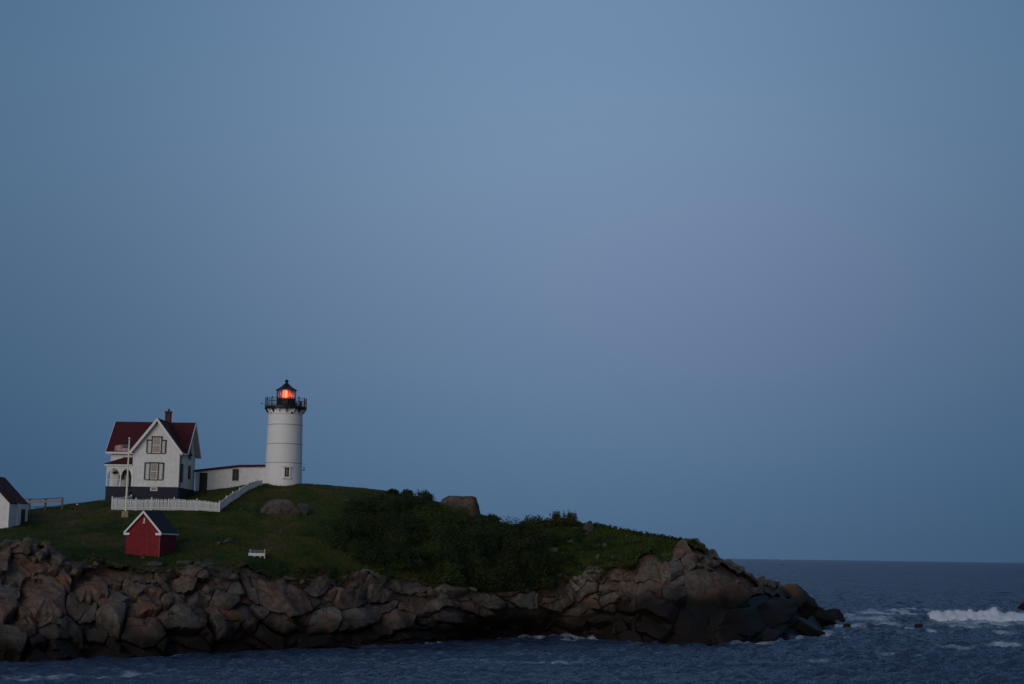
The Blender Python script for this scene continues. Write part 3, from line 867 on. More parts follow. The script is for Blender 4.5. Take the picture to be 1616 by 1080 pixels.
def pale_label(a, b):
    if a < 600:
        return 'wider stone in the turf on the crest, nearer the thicket' if a > 550 else 'narrower stone in the turf on the crest, nearer the tower'
    bands = ((0, 851, 'just under the skyline'), (851, 880, 'halfway down the weedy slope'), (880, 1000, 'low on the weedy slope'))
    for lo, hi, nm in bands:
        if lo <= b < hi:
            k = sorted(q[0] for q in pale if lo <= q[1] < hi and q[0] > 600).index(a)
            return 'pale rock sunk in the weeds %s, %s from the left' % (nm, ORD[k])
for i, (a, b, c, d) in enumerate(pale):
    far = a < 600
    ground_rock('weedy_rock', a, b, c, d, i, DRYROCK, pale_label(a, b),
                'stones in the turf on the crest' if far else 'pale rocks scattered in the weeds', 0.8)
# loose boulders lying on the cliff edge at the left and along the foot of the shore
edge = [(46, 877, 24, 18, 'pale angular boulder perched on the cliff edge at the left'), (66, 893, 24, 20, 'dark boulder leaning below the pale angular boulder'), (93, 890, 26, 14, 'low brown boulder in the grass edge above the cliff'),
        (108, 900, 16, 11, 'small boulder beside a tuft at the left cliff edge'), (120, 903, 18, 15, 'rounded grey boulder at the cliff edge left of the red shed'), (142, 904, 26, 9, 'flat brown slab at the cliff edge left of the red shed'),
        (5, 885, 22, 26, 'tall pale boulder at the left edge of the cliff'), (100, 915, 12, 10, 'small round stone in a cleft below the left cliff edge')]
for i, (a, b, c, d, lab) in enumerate(edge):
    t = (b - c_of(a)) / (w_of(a) - c_of(a))
    q = cliff_pt(a, max(t, 0))
    mpp = q[1] / FPX
    tag(rock('boulder', (q[0], q[1] - 0.2, q[2] + 0.35), (c * mpp / 1.8, c * mpp / 2.2, d * mpp / 1.7), i + 3, DRYROCK if i in (0, 6) else GRANITE, random.uniform(0, 3), (random.uniform(-.3, .3), random.uniform(-.3, .3))), lab, 'boulder')

# broken boulders along the seaward skyline and at the very tip: pieces of the shore
def shore_boulder(px, py, d, w, h, mi, rz=0.0, own=None, mat=None, tilt=(0, 0)):
    q = P(px, py, d); mpp = d / FPX
    o = rock('boulder', q, (w * mpp / 1.8, w * mpp / 2.1, h * mpp / 1.75), mi, mat or GRANITE, rz, tilt, own)
    o.parent = shore
    return o
shore_boulder(1250, 955, 204, 86, 66, 3, 0.2, boulder_mesh(41, 4, 18, 0.52, 0.86, 0.05), tilt=(0, 0.35))
shore_boulder(1205, 982, 192, 130, 62, 4, 0.4, boulder_mesh(42, 4, 20, 0.5, 0.84, 0.05))
shore_boulder(1262, 994, 194, 80, 34, 5, 0.1, boulder_mesh(43, 4, 16, 0.5, 0.84, 0.05), tilt=(0, 0.25))
shore_boulder(1290, 972, 214, 56, 26, 6, 0.0, boulder_mesh(44, 4, 16, 0.5, 0.84, 0.05), tilt=(0, 0.3))
shore_boulder(1140, 962, 184, 120, 70, 7, 0.3, boulder_mesh(45, 4, 18, 0.5, 0.84, 0.05))
rb = random.Random(8)
for k in range(30):
    px = 1085 + 150 * rb.random() ** 0.9
    sy = float(S_T(np.array([px]))[0][0])
    w = rb.uniform(12, 30)
    shore_boulder(px, sy + rb.uniform(0, 7), float(M1_T(np.array([px]))[1][0]) + rb.uniform(0, 3), w, w * rb.uniform(0.5, 0.85), k, rb.uniform(0, 6), tilt=(rb.uniform(-.4, .4), rb.uniform(-.4, .4)))
for k in range(30):
    px = rb.uniform(-60, 1180); t = rb.choice((rb.uniform(0.0, 0.2), rb.uniform(0.2, 1.0)))
    q = cliff_pt(px, t); w = rb.uniform(8, 20)
    o = rock('boulder', (q[0], q[1] - rb.uniform(0.3, 0.9), q[2] + rb.uniform(0.0, 0.35)), (w * q[1] / FPX / 1.8, w * q[1] / FPX / 2, w * rb.uniform(0.5, 0.8) * q[1] / FPX / 1.8), k, GRANITE, rb.uniform(0, 6), (rb.uniform(-.4, .4), rb.uniform(-.4, .4)))
    o.parent = shore
# rocks standing in the sea
def sea_rock(px, py, w, h, mi, label, mat=SEAROCK, d=0.8):
    q = Pz(px, py)
    mpp = q.y / FPX
    o = rock('sea_rock', (q.x, q.y + w * mpp * 0.3, h * mpp * 0.1), (w * mpp / 2, w * mpp / 2 * d, h * mpp * 1.5), mi, mat, random.uniform(0, 1))
    return tag(o, label, 'rock')
sea_rock(1453, 994, 20, 8, 5, 'small black rock awash in front of the breaking wave')
sea_rock(1616, 963, 20, 9, 6, 'black rock behind the breaker, cut off by the right edge')
sea_rock(1318, 981, 62, 12, 7, 'low black ledge running into the sea off the seaward tip')
sea_rock(1337, 989, 18, 5, 9, 'tiny wet rock in the foam off the seaward tip')

# ------------------------------------------------------------------ lighthouse
TY = 187.0
def zat(px, py, Y): return P(px, py, Y).z
TB = P(446.7, 762, TY)                       # axis of the tower at its foot
mpp = TY / FPX
TZ = lambda py: zat(448.5, py, TY) - TB.z + 0.0
tower = empty('lighthouse_tower', (TB.x, TB.y, TB.z - 0.35))
tag(tower, 'white round lighthouse tower with black lantern room and red light', 'lighthouse')
Zo = 0.35                                   # local height of the visible foot
def lz(py): return TZ(py) + Zo
r0, r1 = 29.3 * mpp, 26.7 * mpp
ztop = lz(648.5)
rr = lambda z: r0 + (r1 - r0) * (z - Zo) / (ztop - Zo)
zs = [-1.6, lz(731.4), lz(701.7), lz(671.5), ztop]
for a, b in zip(zs[:-1], zs[1:]):
    MB().lathe([(rr(a), a + 0.012), (rr(b), b - 0.03)], 64).build('tower_section', TOWERW, tower, True)
for z in zs[1:-1]:
    MB().lathe([(rr(z) + 0.005, z - 0.045), (rr(z) + 0.045, z - 0.03), (rr(z) + 0.045, z + 0.02), (rr(z) + 0.005, z + 0.035)], 64, cap=False).build('seam_flange', SEAMGREY, tower, True)
MB().lathe([(rr(lz(655)) + 0.002, lz(655) - 0.03), (rr(lz(655)) + 0.02, lz(655)), (rr(lz(655)) + 0.002, lz(655) + 0.03)], 64, cap=False).build('seam_flange', SEAMGREY, tower, True)
# cornice and gallery
deck_z0, deck_z1, deck_r = lz(647.0), lz(642.6), 33.0 * mpp
MB().lathe([(r1, ztop - 0.03), (r1 + 0.10, ztop + 0.12), (r1 + 0.16, deck_z0 + 0.0)], 64).build('cornice', TOWERW, tower, True)
MB().lathe([(deck_r - 0.16, deck_z0 - 0.02), (deck_r, deck_z0 + 0.06), (deck_r, deck_z1)], 64).build('gallery_deck', BLACKIRON, tower, True)
for k in range(16):
    a = 2 * math.pi * (k + 0.5) / 16
    M = Matrix.Rotation(a, 4, 'Z')
    MB().prism([(r1 + 0.0, deck_z0 - 0.50), (r1 + 0.10, deck_z0 - 0.50), (deck_r - 0.12, deck_z0 - 0.10), (deck_r - 0.12, deck_z0 - 0.02), (r1 + 0.0, deck_z0 - 0.02)], 0.07, M @ Matrix.Translation((0, -0.035, 0))).build('bracket', TOWERW if k % 2 else BLACKIRON, tower)
rail_top = lz(630.5)
NP_ = 14
for k in range(NP_):
    a = 2 * math.pi * (k + 0.25) / NP_
    x, y = (deck_r - 0.06) * math.cos(a), (deck_r - 0.06) * math.sin(a)
    # every post carries a small finial shaped like a tiny lighthouse
    MB().lathe([(0.055, deck_z1), (0.04, deck_z1 + 0.1), (0.035, rail_top), (0.06, rail_top + 0.02), (0.05, rail_top + 0.14), (0.02, rail_top + 0.2), (0.004, rail_top + 0.26)], 8, (x, y)).build('railing_post', BLACKIRON, tower)
    for m in range(1, 5):
        b = a + 2 * math.pi / NP_ * m / 5
        if m in (1, 2, 3, 4):
            xb, yb = (deck_r - 0.06) * math.cos(b), (deck_r - 0.06) * math.sin(b)
            MB().box(xb - 0.009, xb + 0.009, yb - 0.009, yb + 0.009, deck_z1, rail_top - 0.02).build('baluster', BLACKIRON, tower)
for z in (rail_top, deck_z1 + 0.12, (rail_top + deck_z1) / 2 + 0.1):
    pts = [((deck_r - 0.06) * math.cos(2 * math.pi * k / 48), (deck_r - 0.06) * math.sin(2 * math.pi * k / 48), z) for k in range(49)]
    MB().tube(pts, 0.022, 5).build('railing_rail', BLACKIRON, tower)
# lantern room
lr = 15.2 * mpp
g0, g1 = lz(629.8), lz(616.6)
MB().lathe([(lr + 0.07, deck_z1), (lr + 0.07, deck_z1 + 0.15), (lr, deck_z1 + 0.2), (lr, g0 - 0.06), (lr + 0.06, g0 - 0.05), (lr + 0.06, g0)], 10).build('lantern_drum', BLACKIRON, tower)
NG = 10
def lpt(k, z, r=lr - 0.03):
    a = 2 * math.pi * k / NG
    return Vector((r * math.cos(a), r * math.sin(a), z))
for k in range(NG):
    MB().bar(lpt(k, g0), lpt(k, g1 + 0.03), 0.075, 0.075, lpt(k, 0)).build('lantern_mullion', BLACKIRON, tower)
    a, b = lpt(k + 0.03, g0), lpt(k + 0.97, g0)
    up = Vector((0, 0, g1 - g0)); nn = Vector((a.x + b.x, a.y + b.y, 0)).normalized() * 0.006
    a = lpt(k, g0) + (lpt(k + 1, g0) - lpt(k, g0)) * 0.05; b = lpt(k, g0) + (lpt(k + 1, g0) - lpt(k, g0)) * 0.95
    MB().add([a - nn, b - nn, b - nn + up, a - nn + up, a + nn, b + nn, b + nn + up, a + nn + up], ((3, 2, 1, 0), (4, 5, 6, 7), (0, 1, 5, 4), (1, 2, 6, 5), (2, 3, 7, 6), (3, 0, 4, 7))).build('lantern_pane', LANTGLASS, tower)
rz0 = g1
pk = lz(604.5)
MB().lathe([(lr + 0.13, rz0), (lr + 0.13, rz0 + 0.07), (lr * 0.62, rz0 + (pk - rz0) * 0.45), (0.26, pk - 0.10), (0.17, pk)], 10).build('lantern_roof', BLACKIRON, tower)
MB().lathe([(0.15, pk - 0.02), (0.13, pk + 0.06), (0.22, pk + 0.13), (0.25, pk + 0.24), (0.20, pk + 0.35), (0.08, pk + 0.42)], 14).build('ball_vent', BLACKIRON, tower, True)
MB().lathe([(0.014, pk + 0.40), (0.006, lz(587.5))], 6).build('lightning_rod', BLACKIRON, tower)
# lens and lamp
lh = g1 - g0
MB().lathe([(0.42, g0 - 0.1), (0.50, g0 + 0.10), (0.56, g0 + lh * 0.3), (0.58, g0 + lh * 0.55), (0.54, g0 + lh * 0.8), (0.40, g0 + lh * 0.97)], 24).build('fresnel_lens', LENS, tower, True)
MB().lathe([(0.10, g0 - 0.02), (0.15, g0 + 0.06), (0.15, g0 + lh * 0.92), (0.08, g0 + lh * 0.97)], 12).build('lamp', LAMP, tower, True)
MB().lathe([(0.30, deck_z1 + 0.2), (0.30, g0 - 0.12)], 12).build('lens_pedestal', BLACKIRON, tower)
pl = bpy.data.lights.new('lantern_light', 'POINT')
pl.energy = 20; pl.color = (1.0, 0.16, 0.05); pl.shadow_soft_size = 0.30
plo = bpy.data.objects.new('lantern_light', pl); COL.objects.link(plo); plo.parent = tower; plo.location = (0, -0.72, (g0 + g1) / 2)
pl2 = bpy.data.lights.new('lantern_light', 'POINT')
pl2.energy = 26; pl2.color = (1.0, 0.16, 0.05); pl2.shadow_soft_size = 0.30
plo2 = bpy.data.objects.new('lantern_light', pl2); COL.objects.link(plo2); plo2.parent = tower; plo2.location = (0.0, 0.72, (g0 + g1) / 2)
# tower window with a little pediment
view_a = math.atan2(-TB.y, -TB.x)            # direction from the tower to the viewer
wa = view_a + rad(10.5)
WM = Matrix.Rotation(wa + rad(90), 4, 'Z')   # local -Y looks outward
wz0, wz1 = lz(754.0), lz(739.8)
rw = rr((wz0 + wz1) / 2)
hw = 3.4 * mpp
wroot = MB().box(-hw - 0.16, -hw, -rw - 0.10, -rw + 0.35, wz0 - 0.12, wz1 + 0.08, WM).box(hw, hw + 0.16, -rw - 0.10, -rw + 0.35, wz0 - 0.12, wz1 + 0.08, WM).box(-hw, hw, -rw - 0.10, -rw + 0.35, wz0 - 0.12, wz0, WM).box(-hw, hw, -rw - 0.10, -rw + 0.35, wz1, wz1 + 0.08, WM).build('window', TOWERW, tower)
MB().box(-hw, hw, -rw - 0.02, -rw + 0.02, wz0, wz1, WM).build('pane', DARKGLASS, wroot)
mu = MB().box(-0.025, 0.025, -rw - 0.05, -rw - 0.021, wz0, wz1, WM)
for f in (0.33, 0.66):
    z = wz0 + (wz1 - wz0) * f
    mu.box(-hw, -0.026, -rw - 0.045, -rw - 0.022, z - 0.02, z + 0.02, WM).box(0.026, hw, -rw - 0.045, -rw - 0.022, z - 0.02, z + 0.02, WM)
mu.build('muntin', SHUTTER, wroot)
MB().prism([(-hw - 0.34, wz1 + 0.083), (hw + 0.34, wz1 + 0.083), (hw + 0.34, wz1 + 0.16), (0, wz1 + 0.40), (-hw - 0.34, wz1 + 0.16)], 0.55, WM @ Matrix.Translation((0, -rw - 0.20, 0))).build('pediment', TOWERW, wroot)
MB().box(-hw - 0.26, hw + 0.26, -rw - 0.16, -rw + 0.3, wz0 - 0.22, wz0 - 0.123, WM).build('sill', TOWERW, wroot)
# round ports under the gallery
for dpx, rad_ in ((460 - 450.0, 0.15), (427.5 - 450.0, 0.10)):
    a = view_a + math.asin(dpx * mpp / rr(lz(653.5)))
    M = Matrix.Rotation(a, 4, 'Z')
    r_ = rr(lz(653.5))
    n = 14
    vs = []
    for xx in (r_ - 0.1, r_ + 0.03):
        vs += [M @ Vector((xx, rad_ * math.cos(2 * math.pi * k / n), lz(653.5) + rad_ * math.sin(2 * math.pi * k / n))) for k in range(n)]
    MB().add(vs, [tuple(range(n)), tuple(range(2 * n - 1, n - 1, -1))] + [(k, (k + 1) % n, n + (k + 1) % n, n + k) for k in range(n)]).build('port', DARKGLASS, tower)
# small floodlight on an arm at the right foot, instrument arm at the left of the gallery
sx = Vector((math.cos(view_a + rad(90)), math.sin(view_a + rad(90)), 0))     # rightwards as seen from the sea
q = sx * (rr(lz(741)) - 0.05) + Vector((0, 0, lz(743)))
fl = MB().bar(q, q + sx * 0.25 + Vector((0, 0, 0.12)), 0.04, 0.04).build('lamp_arm', BLACKIRON, tower)
MB().box(-0.09, 0.11, -0.1, 0.1, -0.09, 0.09, Matrix.Translation(q + sx * 0.28 + Vector((0, 0, 0.16))) @ Matrix.Rotation(0.5, 4, 'Y')).box(-0.07, 0.09, -0.1, 0.1, 0.22, 0.34, Matrix.Translation(q + sx * 0.28 + Vector((0, 0, 0.16)))).build('floodlight', BLACKIRON, fl)
q = -sx * (deck_r - 0.05) + Vector((0, 0, lz(640)))
ia = MB().bar(q, q - sx * 0.40 + Vector((0, 0, 0.16)), 0.03, 0.03).build('instrument_arm', BLACKIRON, tower)
MB().lathe([(0.02, -0.05), (0.10, 0.0), (0.10, 0.06), (0.02, 0.12)], 8).build('wind_sensor', BLACKIRON, ia, loc=q - sx * 0.42 + Vector((0, 0, 0.16)))
for dpx, h_ in ((425.6, 0.55), (472.6, 0.65), (428.5, 0.3)):
    x = (dpx - 450.0) * mpp
    yy = -math.sqrt(max(0.01, (deck_r - 0.3) ** 2 - x * x)) * 0.5
    MB().tube([(x, yy, deck_z1), (x, yy, rail_top + h_ * 0.45)], 0.035, 6).build('gallery_aerial', BLACKIRON, tower)
MB().lathe([(0.10, deck_z1), (0.16, deck_z1 + 0.2), (0.16, deck_z1 + 0.62), (0.05, deck_z1 + 0.75)], 10, ((474.5 - 450) * mpp, -0.6)).build('fog_signal', BLACKIRON, tower, True)
MB().box(lr + 0.02, lr + 0.2, -0.3, 0.3, deck_z1, deck_z1 + 0.62).build('lantern_door_hood', BLACKIRON, tower)

# ------------------------------------------------------------------ keeper's house
HY = 178.0
HX0 = P(208, 768, HY).x
HZ = P(208, 768, HY).z                      # top of the foundation
house = empty('keeper_house', (HX0, HY, HZ))
tag(house, "white gabled keeper's house with maroon roof, dark blue foundation and porch", 'house')
WW = P(281, 768, HY).x - HX0                # width of the gabled wing
z_e = zat(246, 707, HY) - HZ                # eaves
z_p = zat(248, 659.5, HY - 0.45) - HZ       # peak of the wing
YM0, YM1 = 2.35, 9.1                        # main block, front and back wall (behind the wing's face)
XM0, XM1 = P(173.5, 750, HY + YM0).x - HX0, WW
zg = -2.4                                   # foundation goes into the ground
# walls
def gable_profile(x0, x1, zb, ze, zp): return [(x0, zb), (x1, zb), (x1, ze), ((x0 + x1) / 2, zp), (x0, ze)]
MB().prism(gable_profile(0, WW, 0.002, z_e, z_p - 0.30), YM0 + 1.2).build('wing_wall', CLAP, house)
RM = Matrix.Rotation(rad(90), 4, 'Z')
z_me = z_e - 0.0
z_mp = zat(250, 666.5, HY + (YM0 + YM1) / 2) - HZ
MB().prism([(YM0 + 0.01, 0.004), (YM1, 0.004), (YM1, z_me), ((YM0 + YM1) / 2, z_mp - 0.30), (YM0 + 0.01, z_me)], XM1 - XM0 - 0.012, Matrix(((0, 1, 0, XM0), (1, 0, 0, 0), (0, 0, 1, 0), (0, 0, 0, 1)))).build('main_wall', CLAP, house)
# foundation
MB().box(-0.05, WW + 0.05, -0.05, YM0 + 0.2, zg, 0.0).box(XM0 - 0.05, WW + 0.045, YM0 + 0.21, YM1 + 0.05, zg, -0.002).build('foundation', NAVY, house)
bw = MB().box((237.5 - 208) * HY / FPX, (248.5 - 208) * HY / FPX, -0.10, 0.0, -0.50, -0.06).build('basement_window', WHITE, house)
MB().box((239 - 208) * HY / FPX, (247 - 208) * HY / FPX, -0.105, -0.09, -0.42, -0.12).build('pane', TIMBER, bw)
# corner boards and frieze
for x in (-0.03, WW - 0.10):
    MB().box(x, x + 0.13, -0.03, 0.10, 0.003, z_e).build('corner_board', WHITE, house)
# roofs: slabs with real thickness
def roof_slab(mb, a, b, c, d, th=0.14):
    a, b, c, d = (Vector(q) for q in (a, b, c, d))
    n = (b - a).cross(d - a).normalized()
    if n.z < 0: n = -n
    top = [a, b, c, d]; bot = [q - n * th for q in top]
    mb.add(top + bot, ((0, 1, 2, 3), (7, 6, 5, 4), (0, 4, 5, 1), (1, 5, 6, 2), (2, 6, 7, 3), (3, 7, 4, 0)))
ov, og = 0.42, 0.50
sl = (z_p - z_e) / (WW / 2)                  # wing slope
xm = WW / 2
YR = (YM0 + YM1) / 2
sm = (z_mp - z_me) / ((YM1 - YM0) / 2)
wr = MB()
roof_slab(wr, (-ov, -og, z_e - ov * sl), (xm, -og, z_p), (xm, YR, z_p), (-ov, YR, z_e - ov * sl))
wr.build('wing_roof', ROOFRED, house)
wr = MB()
roof_slab(wr, (WW + ov, -og, z_e - ov * sl), (xm, -og, z_p), (xm, YR, z_p), (WW + ov, YR, z_e - ov * sl))
wr.build('wing_roof', ROOFRED, house)
mr_ = MB()
roof_slab(mr_, (XM0 - 0.55, YM0 - ov, z_me - ov * sm + 0.004), (XM1 + 0.60, YM0 - ov, z_me - ov * sm + 0.004), (XM1 + 0.60, YR, z_mp), (XM0 - 0.55, YR, z_mp))
mroof = mr_.build('main_roof', ROOFRED, house)
mr_ = MB()
roof_slab(mr_, (XM0 - 0.55, YM1 + ov, z_me - ov * sm), (XM1 + 0.60, YM1 + ov, z_me - ov * sm), (XM1 + 0.60, YR, z_mp), (XM0 - 0.55, YR, z_mp))
mr_.build('main_roof', ROOFRED, house)
# white barge boards and scalloped trim on the wing gable
def rake(x0, z0, x1, z1, y, h=0.34, t=0.06):
    mb = MB()
    mb.prism([(x0, z0 - 0.005), (x1, z1 - 0.005), (x1, z1 - h * 1.15), (x0, z0 - h * 1.15)], t, Matrix.Translation((0, y, 0)))
    return mb
for sgn in (-1, 1):
    xa, za = xm + sgn * (xm + ov), z_e - ov * sl
    b = rake(xa, za, xm + sgn * 0.001, z_p, -og - 0.05).build('barge_board', WHITE, house)
    sc_ = MB()
    N_ = 22
    for k in range(N_):
        f0, f1 = (k + 0.12) / N_ * 0.9 + 0.05, (k + 0.88) / N_ * 0.9 + 0.05
        def at(f, dz): return (xa + (xm - xa) * f, za + (z_p - za) * f - 0.36 - dz)
        mid = (f0 + f1) / 2
        sc_.prism([at(f0, 0), at(f1, 0), at(f1, 0.07), at(mid + (f1 - mid) * 0.5, 0.16), at(mid, 0.19), at(f0 + (mid - f0) * 0.5, 0.16), at(f0, 0.07)], 0.04, Matrix.Translation((0, -og - 0.03, 0)))
    t_ = sc_.build('scalloped_trim', WHITE, b); t_['kind'] = 'stuff'
# rake boards of the end gable (facing the tower), eave boards
for y0, y1 in ((YM0 - ov, YR), (YM1 + ov, YR)):
    a = Vector((XM1 + 0.62, y0, z_me - ov * sm - 0.17)); b = Vector((XM1 + 0.62, y1, z_mp - 0.17))
    MB().bar(a, b, 0.05, 0.34, (0, 0, 1)).build('barge_board', WHITE, house)
    a = Vector((XM0 - 0.57, y0, z_me - ov * sm - 0.17)); b = Vector((XM0 - 0.57, y1, z_mp - 0.17))
    MB().bar(a, b, 0.05, 0.34, (0, 0, 1)).build('barge_board', WHITE, house)
MB().box(XM0 - 0.55, -ov - 0.06, YM0 - ov - 0.05, YM0 - ov + 0.02, z_me - ov * sm - 0.20, z_me - ov * sm + 0.02).build('eave_board', WHITE, house)
MB().box(WW + ov + 0.0, WW + ov + 0.06, -og, YM0 - ov, z_e - ov * sl - 0.22, z_e - ov * sl - 0.01).build('eave_board', WHITE, house)
for y0, y1 in ((YM0 - ov, YR), (YM1 + ov, YR)):
    mb = MB()
    a = Vector((XM1 + 0.585, y0, z_me - ov * sm - 0.175)); b = Vector((XM1 + 0.585, y1, z_mp - 0.175))
    mb.add([a, b, b + Vector((-0.58, 0, 0)), a + Vector((-0.58, 0, 0)), a + Vector((0, 0, -.03)), b + Vector((0, 0, -.03)), b + Vector((-0.58, 0, -.03)), a + Vector((-0.58, 0, -.03))], ((0, 1, 2, 3), (7, 6, 5, 4), (0, 4, 5, 1), (1, 5, 6, 2), (2, 6, 7, 3), (3, 7, 4, 0)))
    mb.build('soffit', WHITE, house)
# chimney
cx0, cx1 = P(261.3, 660, HY + YR).x - HX0, P(269.8, 660, HY + YR).x - HX0
ct_ = zat(265, 650, HY + YR) - HZ
ch = MB().box(cx0, cx1, YR - 0.32, YR + 0.32, z_mp - 0.8, ct_).build('chimney', BRICK, house)
MB().box(cx0 - 0.06, cx1 + 0.06, YR - 0.38, YR + 0.38, ct_ - 0.16, ct_ - 0.001 + 0.04).build('chimney_cap', BRICK, ch)
MB().lathe([(0.14, ct_ + 0.04), (0.12, ct_ + 0.34)], 10, ((cx0 + cx1) / 2 + 0.03, YR)).build('chimney_pot', BLACKIRON, ch)
# triple windows on the wing face
def hx(px, Y=HY): return P(px, 730, Y).x - HX0
def hz(py, px=246, Y=HY): return zat(px, py, Y) - HZ
def triple(xl, xr, cl, crx, zb, zt, zside, blind, rows):
    root = MB()
    t = 0.15
    # dark surround follows the stepped head
    root.box(xl, xr, -0.09, 0.02, zb - 0.10, zb)
    root.box(xl - t * 0.6, xl + t * 0.4, -0.085, 0.02, zb, zside).box(xr - t * 0.4, xr + t * 0.6, -0.085, 0.02, zb, zside)
    root.box(xl - t * 0.6, cl - t / 2, -0.12, 0.02, zside, zside + t).box(crx + t / 2, xr + t * 0.6, -0.12, 0.02, zside, zside + t)
    root.box(cl - t / 2, cl + t / 2, -0.095, 0.02, zb, zt).box(crx - t / 2, crx + t / 2, -0.095, 0.02, zb, zt)
    root.box(cl - t / 2 - (0.02 if zt > zside + 0.1 else 0), crx + t / 2 + (0.02 if zt > zside + 0.1 else 0), -0.13, 0.02, zt, zt + t * 1.1)
    w = root.build('window', DARKTRIM, house)
    for a, b in ((xl + t * 0.4, cl - t / 2), (crx + t / 2, xr - t * 0.4)):
        sh = MB().box(a, b, -0.035, 0.01, zb, zside).build('shutter', WHITE, w)
        s2 = MB()
        n = 14
        iw = (b - a) * 0.22
        for k in range(n):
            z = zb + 0.12 + (zside - zb - 0.24) * k / (n - 1)
            s2.box(a + iw, b - iw, -0.055, -0.034, z - 0.03, z + 0.02)
        s2.box(a + iw - 0.03, a + iw, -0.06, -0.034, zb + 0.06, zside - 0.06).box(b - iw, b - iw + 0.03, -0.06, -0.034, zb + 0.06, zside - 0.06)
        s2.build('louvre', SHUTTER, sh)['kind'] = 'stuff'
    a, b = cl + t / 2, crx - t / 2
    MB().box(a, b, -0.022, 0.012, zb, zt).build('blind', blind, w)
    f = MB()
    fw = 0.075
    f.box(a, a + fw, -0.075, -0.03, zb, zt).box(b - fw, b, -0.075, -0.03, zb, zt).box(a + fw, b - fw, -0.075, -0.03, zb, zb + fw).box(a + fw, b - fw, -0.075, -0.03, zt - fw, zt)
    zm = (zb + zt) / 2
    f.box(a + fw, b - fw, -0.08, -0.032, zm - 0.04, zm + 0.04)
    f.build('sash', WHITE, w)
    m2 = MB()
    xc = (a + b) / 2
    for k in range(1, rows):
        if rows % 2 == 0 and k == rows // 2: continue
        z = zb + (zt - zb) * k / rows
        m2.box(a + fw, xc - 0.02, -0.066, -0.04, z - 0.018, z + 0.018).box(xc + 0.02, b - fw, -0.066, -0.04, z - 0.018, z + 0.018)
    m2.box(xc - 0.018, xc + 0.018, -0.066, -0.04, zb + fw, zm - 0.042).box(xc - 0.018, xc + 0.018, -0.066, -0.04, zm + 0.042, zt - fw)
    m2.build('muntin', SHUTTER, w)
    MB().box(a + fw, b - fw, -0.038, -0.034, zb + fw, zt - fw).build('pane', GLASS, w)
    return w
triple(hx(231.2), hx(260.2), hx(238.9), hx(253.6), hz(715.0), hz(690.8), hz(696.0), BLIND, 4)
triple(hx(229.6), hx(258.2), hx(237.4), hx(250.4), hz(756.8), hz(731.8), hz(732.0), BLINDPINK, 6)
# side windows with dark shutters, on the wall facing the tower
def side_window(y0, y1, zb, zt):
    x = WW
    w = MB().box(x - 0.02, x + 0.07, y0, y1, zt, zt + 0.12).box(x - 0.02, x + 0.08, y0, y1, zb - 0.1, zb).build('window', DARKTRIM, house)
    d = (y1 - y0)
    for a, b in ((y0, y0 + d * 0.24), (y1 - d * 0.24, y1)):
        MB().box(x - 0.01, x + 0.06, a, b, zb, zt).build('shutter', DARKTRIM, w)
    MB().box(x - 0.01, x + 0.02, y0 + d * 0.24, y1 - d * 0.24, zb, zt).build('pane', DARKGLASS, w)
    f = MB()
    a, b = y0 + d * 0.24, y1 - d * 0.24
    f.box(x, x + 0.045, a, a + 0.06, zb, zt).box(x, x + 0.045, b - 0.06, b, zb, zt)
    zm = (zb + zt) / 2
    f.box(x, x + 0.045, a + 0.06, b - 0.06, zm - 0.03, zm + 0.03)
    f.build('sash', SHUTTER, w)
side_window(1.05, 2.25, hz(760, 287, HY + 1.6), hz(734, 287, HY + 1.6))
side_window(5.2, 6.5, hz(755, 299, HY + 6), hz(737, 299, HY + 6))
side_window(5.2, 6.3, hz(724, 300, HY + 6), hz(699, 300, HY + 6))
# downspout
MB().tube([(WW + ov + 0.03, 0.2, z_e - ov * sl - 0.2), (WW + 0.25, 0.45, z_e - 0.95), (WW + 0.08, 0.6, z_e - 1.15), (WW + 0.08, 0.62, 0.05)], 0.055, 6).build('downspout', DARKTRIM, house)
MB().tube([(-ov + 0.02, 0.1, z_e - ov * sl - 0.25), (-0.08, 0.12, z_e - 0.95), (-0.08, 0.12, z_e - 2.2)], 0.05, 6).build('downspout', DARKTRIM, house)
# porch in the corner left of the wing
PY0 = 0.5
px0 = P(168.0, 760, HY + PY0).x - HX0
z_pe = zat(185, 733.5, HY + PY0) - HZ
z_pt = zat(190, 721.5, HY + YM0) - HZ
MB().box(px0 - 0.1, -0.06, PY0 - 0.05, YM0 + 0.2, -0.12, -0.006).build('porch_floor', NAVY, house)
MB().box(px0 - 0.06, -1.05, PY0, YM0 + 0.2, zg, -0.125).build('porch_foundation', NAVY, house)
pr = MB()
roof_slab(pr, (px0 - 0.35, PY0 - 0.25, z_pe + 0.10), (-0.02, PY0 - 0.25, z_pe + 0.10), (-0.02, YM0 + 0.0, z_pt), (px0 + 1.6, YM0 + 0.0, z_pt), 0.08)
proof = pr.build('porch_roof', ROOFRED, house)
pr = MB()
pr.add([(px0 - 0.35, PY0 - 0.25, z_pe + 0.10), (px0 + 1.6, YM0, z_pt), (px0 - 0.35, YM0 + 1.5, z_pe + 0.10), (px0 - 0.35, PY0 - 0.25, z_pe + 0.03), (px0 + 1.6, YM0, z_pt - 0.08), (px0 - 0.35, YM0 + 1.5, z_pe + 0.03)], ((0, 1, 2), (5, 4, 3), (0, 3, 4, 1), (1, 4, 5, 2), (2, 5, 3, 0)))
pr.build('porch_roof', ROOFRED, house)
MB().box(px0 - 0.30, -0.02, PY0 - 0.2, PY0 - 0.08, z_pe - 0.16, z_pe + 0.07).build('porch_fascia', WHITE, house)
MB().box(px0 - 0.06, -0.02, PY0 - 0.04, PY0 + 0.10, z_pe - 0.42, z_pe - 0.165).build('porch_beam', WHITE, house)
